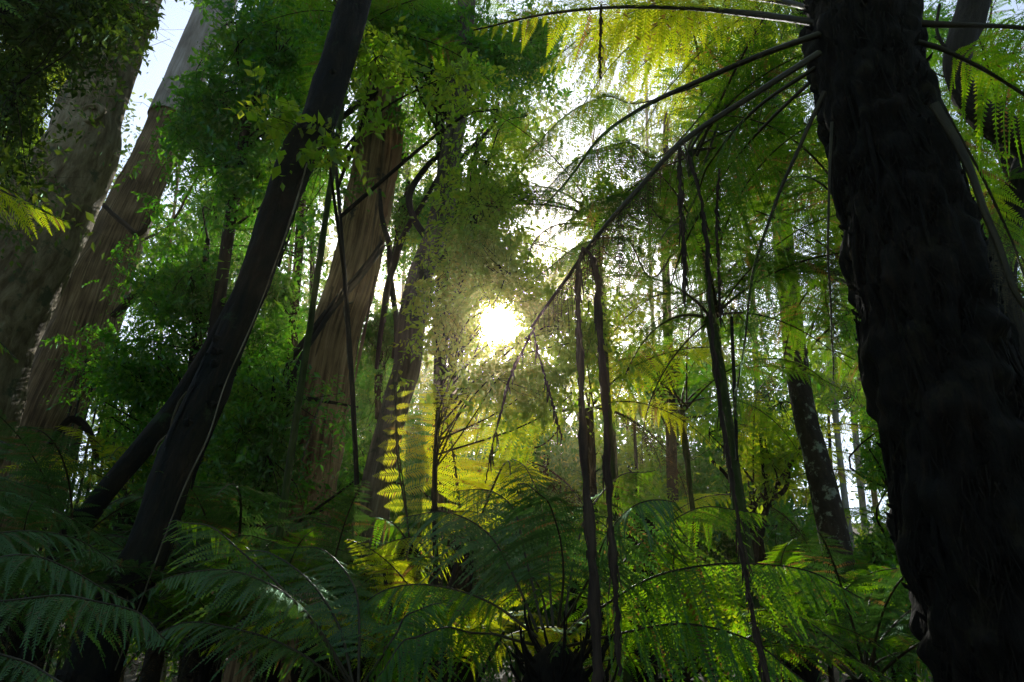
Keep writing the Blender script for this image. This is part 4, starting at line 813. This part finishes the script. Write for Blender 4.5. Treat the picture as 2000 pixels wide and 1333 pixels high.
# the far wood
rng = np.random.RandomState(5); n = 90000
Yf = rng.uniform(42, 70, n); pxr = rng.uniform(-500, 2500, n); pyr = 1330-rng.power(.8, n)*0-rng.rand(n)**1.7*1150
Cf = CAM+np.stack([(pxr-1000)/F, np.full(n, 0.), np.full(n, 0.)], 1)*0
dx = (pxr-1000)/F; dy = (666.5-pyr)/F; D3 = np.stack([dx, -sp*dy+cp, cp*dy+sp], 1); Cf = CAM+D3*(Yf/D3[:, 1])[:, None]
Cf = Cf[(Cf[:, 2] > gz(Cf[:, 0], Cf[:, 1])) & (vnoise(pxr/3000+.2, pyr/110, 26, 1., 9) > -.42)]
Cf = Cf[prune(Cf, rng)]; n = len(Cf)
V, Q = leaf_quads(Cf, rng.randn(n, 3), norm(rng.randn(n, 3)), np.full(n, .75)*(.6+.8*rng.rand(n)), np.full(n, .2), rng)
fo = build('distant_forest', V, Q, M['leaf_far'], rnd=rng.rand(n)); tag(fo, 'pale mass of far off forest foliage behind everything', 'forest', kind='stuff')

# unseen leaf shell over and behind the viewpoint, added to cut ambient skylight
rng = np.random.RandomState(15); n = 9000; D3 = norm(rng.randn(n, 3)); D3[:, 2] = np.abs(D3[:, 2]); Cc = CAM+D3*rng.uniform(9, 15, n)[:, None]*[1, 1, .8]
x_, y_, w_ = proj(Cc); vis = ((Cc-CAM)@FW > 0) & (x_ > -900) & (x_ < 2900) & (y_ > -700)
Cc = Cc[~vis & (vnoise(D3[:, 0]*.5+.5, np.abs(D3[:, 1])*3+D3[:, 2]*2, 30, 4, 3) > -.55)]; Cc = Cc[Cc[:, 2] > .2]; n = len(Cc)
V, Q = leaf_quads(Cc, rng.randn(n, 3), norm(rng.randn(n, 3)+[0, 0, 1]), np.full(n, .5), np.full(n, .15), rng)
fo = build('sky_blocking_leaves', V, Q, M['leaf'], rnd=rng.rand(n)); tag(fo, 'unseen shell of loose leaves added overhead to block skylight', 'forest', kind='stuff')

# ------------------------------------------------------------------ vines and loose sticks
single('vine', [(225, 1310, 1.6), (262, 1210, 1.5), (333, 1020, 1.4), (370, 930, 1.4), (408, 850, 1.6), (440, 750, 1.3), (478, 665, 1.8), (506, 600, 1.3), (543, 500, 1.5), (577, 400, 2), (600, 320, 1.5)], 4.75, 'vine',
       'thin pale vine running up the sunlit right edge of the leaning trunk', 'vine', amp=.3, ns=6, n=90)
single('vine', [(298, 890, 2), (310, 865, 2), (330, 845, 2.2), (338, 815, 2), (350, 785, 2), (365, 765, 1.6)], 6.3, 'vine', 'short pale vine clinging to the thin slanting stem', 'vine', amp=.3, ns=6)
VN = [([(770, 700, 6), (775, 640, 6), (762, 540, 6), (760, 480, 6), (745, 420, 5), (742, 370, 3)], 8.2, 'knobbly grey liana beside the right edge of the broad gum'),
      ([(735, 720, 5), (745, 640, 6), (758, 560, 6), (790, 460, 7), (830, 390, 6), (860, 340, 5)], 7.6, 'thick liana slanting up to the crooked trunk'),
      ([(548, 770, 3), (560, 720, 3), (600, 660, 3.5), (660, 580, 4), (720, 510, 4), (745, 470, 3)], 8.0, 'long liana crossing the front of the broad gum'),
      ([(680, 720, 2), (676, 640, 2), (672, 600, 2), (690, 590, 1.5)], 8.2, 'thin grey twig hanging on the broad gum trunk'),
      ([(590, 900, 2.5), (605, 850, 2.5), (625, 790, 2.5), (632, 770, 2)], 8.0, 'dry stick leaning on the foot of the broad gum'),
      ([(545, 770, 3), (590, 778, 3.5), (640, 785, 3), (700, 795, 2)], 8.1, 'dark horizontal twig across the lower broad gum'),
      ([(275, 470, 3, 11), (330, 440, 2.5, 11), (390, 340, 2, 10)], 11, 'straight pale twig beside the stringy gum'),
      ([(200, 400, 4, 10), (240, 435, 5, 10), (270, 455, 6, 10), (300, 420, 4, 10)], 10, 'forked dark branch in front of the stringy gum'),
      ([(95, 870, 5, 9), (140, 820, 7, 9), (175, 845, 7, 9), (190, 900, 4, 9)], 9, 'dead hooked branch low between the left gums'),
      ([(220, 620, 6, 10), (270, 570, 7, 10), (310, 540, 5, 10), (350, 535, 3, 10)], 10, 'dark mossy bough reaching right from the stringy gum'),
      ([(822, 1333, 6), (824, 1250, 6), (826, 1170, 6)], 4.6, 'upright dark stick at the bottom left of the low fern'),
      ([(866, 1360, 3), (868, 1250, 3.5), (876, 1170, 4), (895, 1100, 5)], 4.7, 'thin bowed dead stalk near the bottom centre'),
      ([(788, 1340, 3), (775, 1260, 4), (762, 1180, 4), (750, 1120, 3)], 4.7, 'thin dark stalk leaning left at the bottom'),
      ([(930, 1340, 4), (955, 1290, 4.5), (985, 1235, 3)], 3.9, 'short dark stalk slanting beside the shaggy crown'),
      ([(1430, 620, 3), (1432, 700, 3), (1436, 800, 3), (1440, 900, 2)], 3.6, 'fine dark stem hanging next to the long diagonal stem'),
      ([(770, 340, 4, 9), (785, 310, 5, 9), (795, 300, 4, 9)], 9, 'stub of dead wood on the right of the broad gum')]
for k_, (p_, Y, lab) in enumerate(VN):
    single('vine' if 'liana' in lab else 'stick', p_, Y, 'wood' if 'dark' in lab or 'dead' in lab or 'liana' in lab else 'vine', lab, 'vine' if 'liana' in lab else 'stick', amp=.35, ns=7, n=40, seed=k_)
for k_ in range(9):
    x0 = 95+k_*17+random.uniform(-5, 5)
    single('stem', [(x0, 1000, 3), (x0+22, 880, 2.6), (x0+45, 780, 2), (x0+62, 690, 1.5)], 11+.3*k_, 'wood', 'slim dark sapling stem in the bright patch low between the left gums', 'sapling', 'sapling stems in the bright patch', amp=.2, ns=6, ground=True)

# ------------------------------------------------------------------ haze
bpy.ops.mesh.primitive_cube_add(size=1, location=(0, 33, 22)); hz = bpy.context.object; hz.name = 'haze'; hz.scale = (120, 90, 54)
m, nt = newmat('haze'); vs = N(nt, 'ShaderNodeVolumeScatter'); vs.inputs['Density'].default_value = HAZE; vs.inputs['Anisotropy'].default_value = .9; vs.inputs['Color'].default_value = (1, .8, .48, 1)
o_ = N(nt, 'ShaderNodeOutputMaterial'); nt.links.new(vs.outputs[0], o_.inputs['Volume']); hz.data.materials.append(m)
tag(hz, 'thin warm haze in the air of the gully', kind='structure')
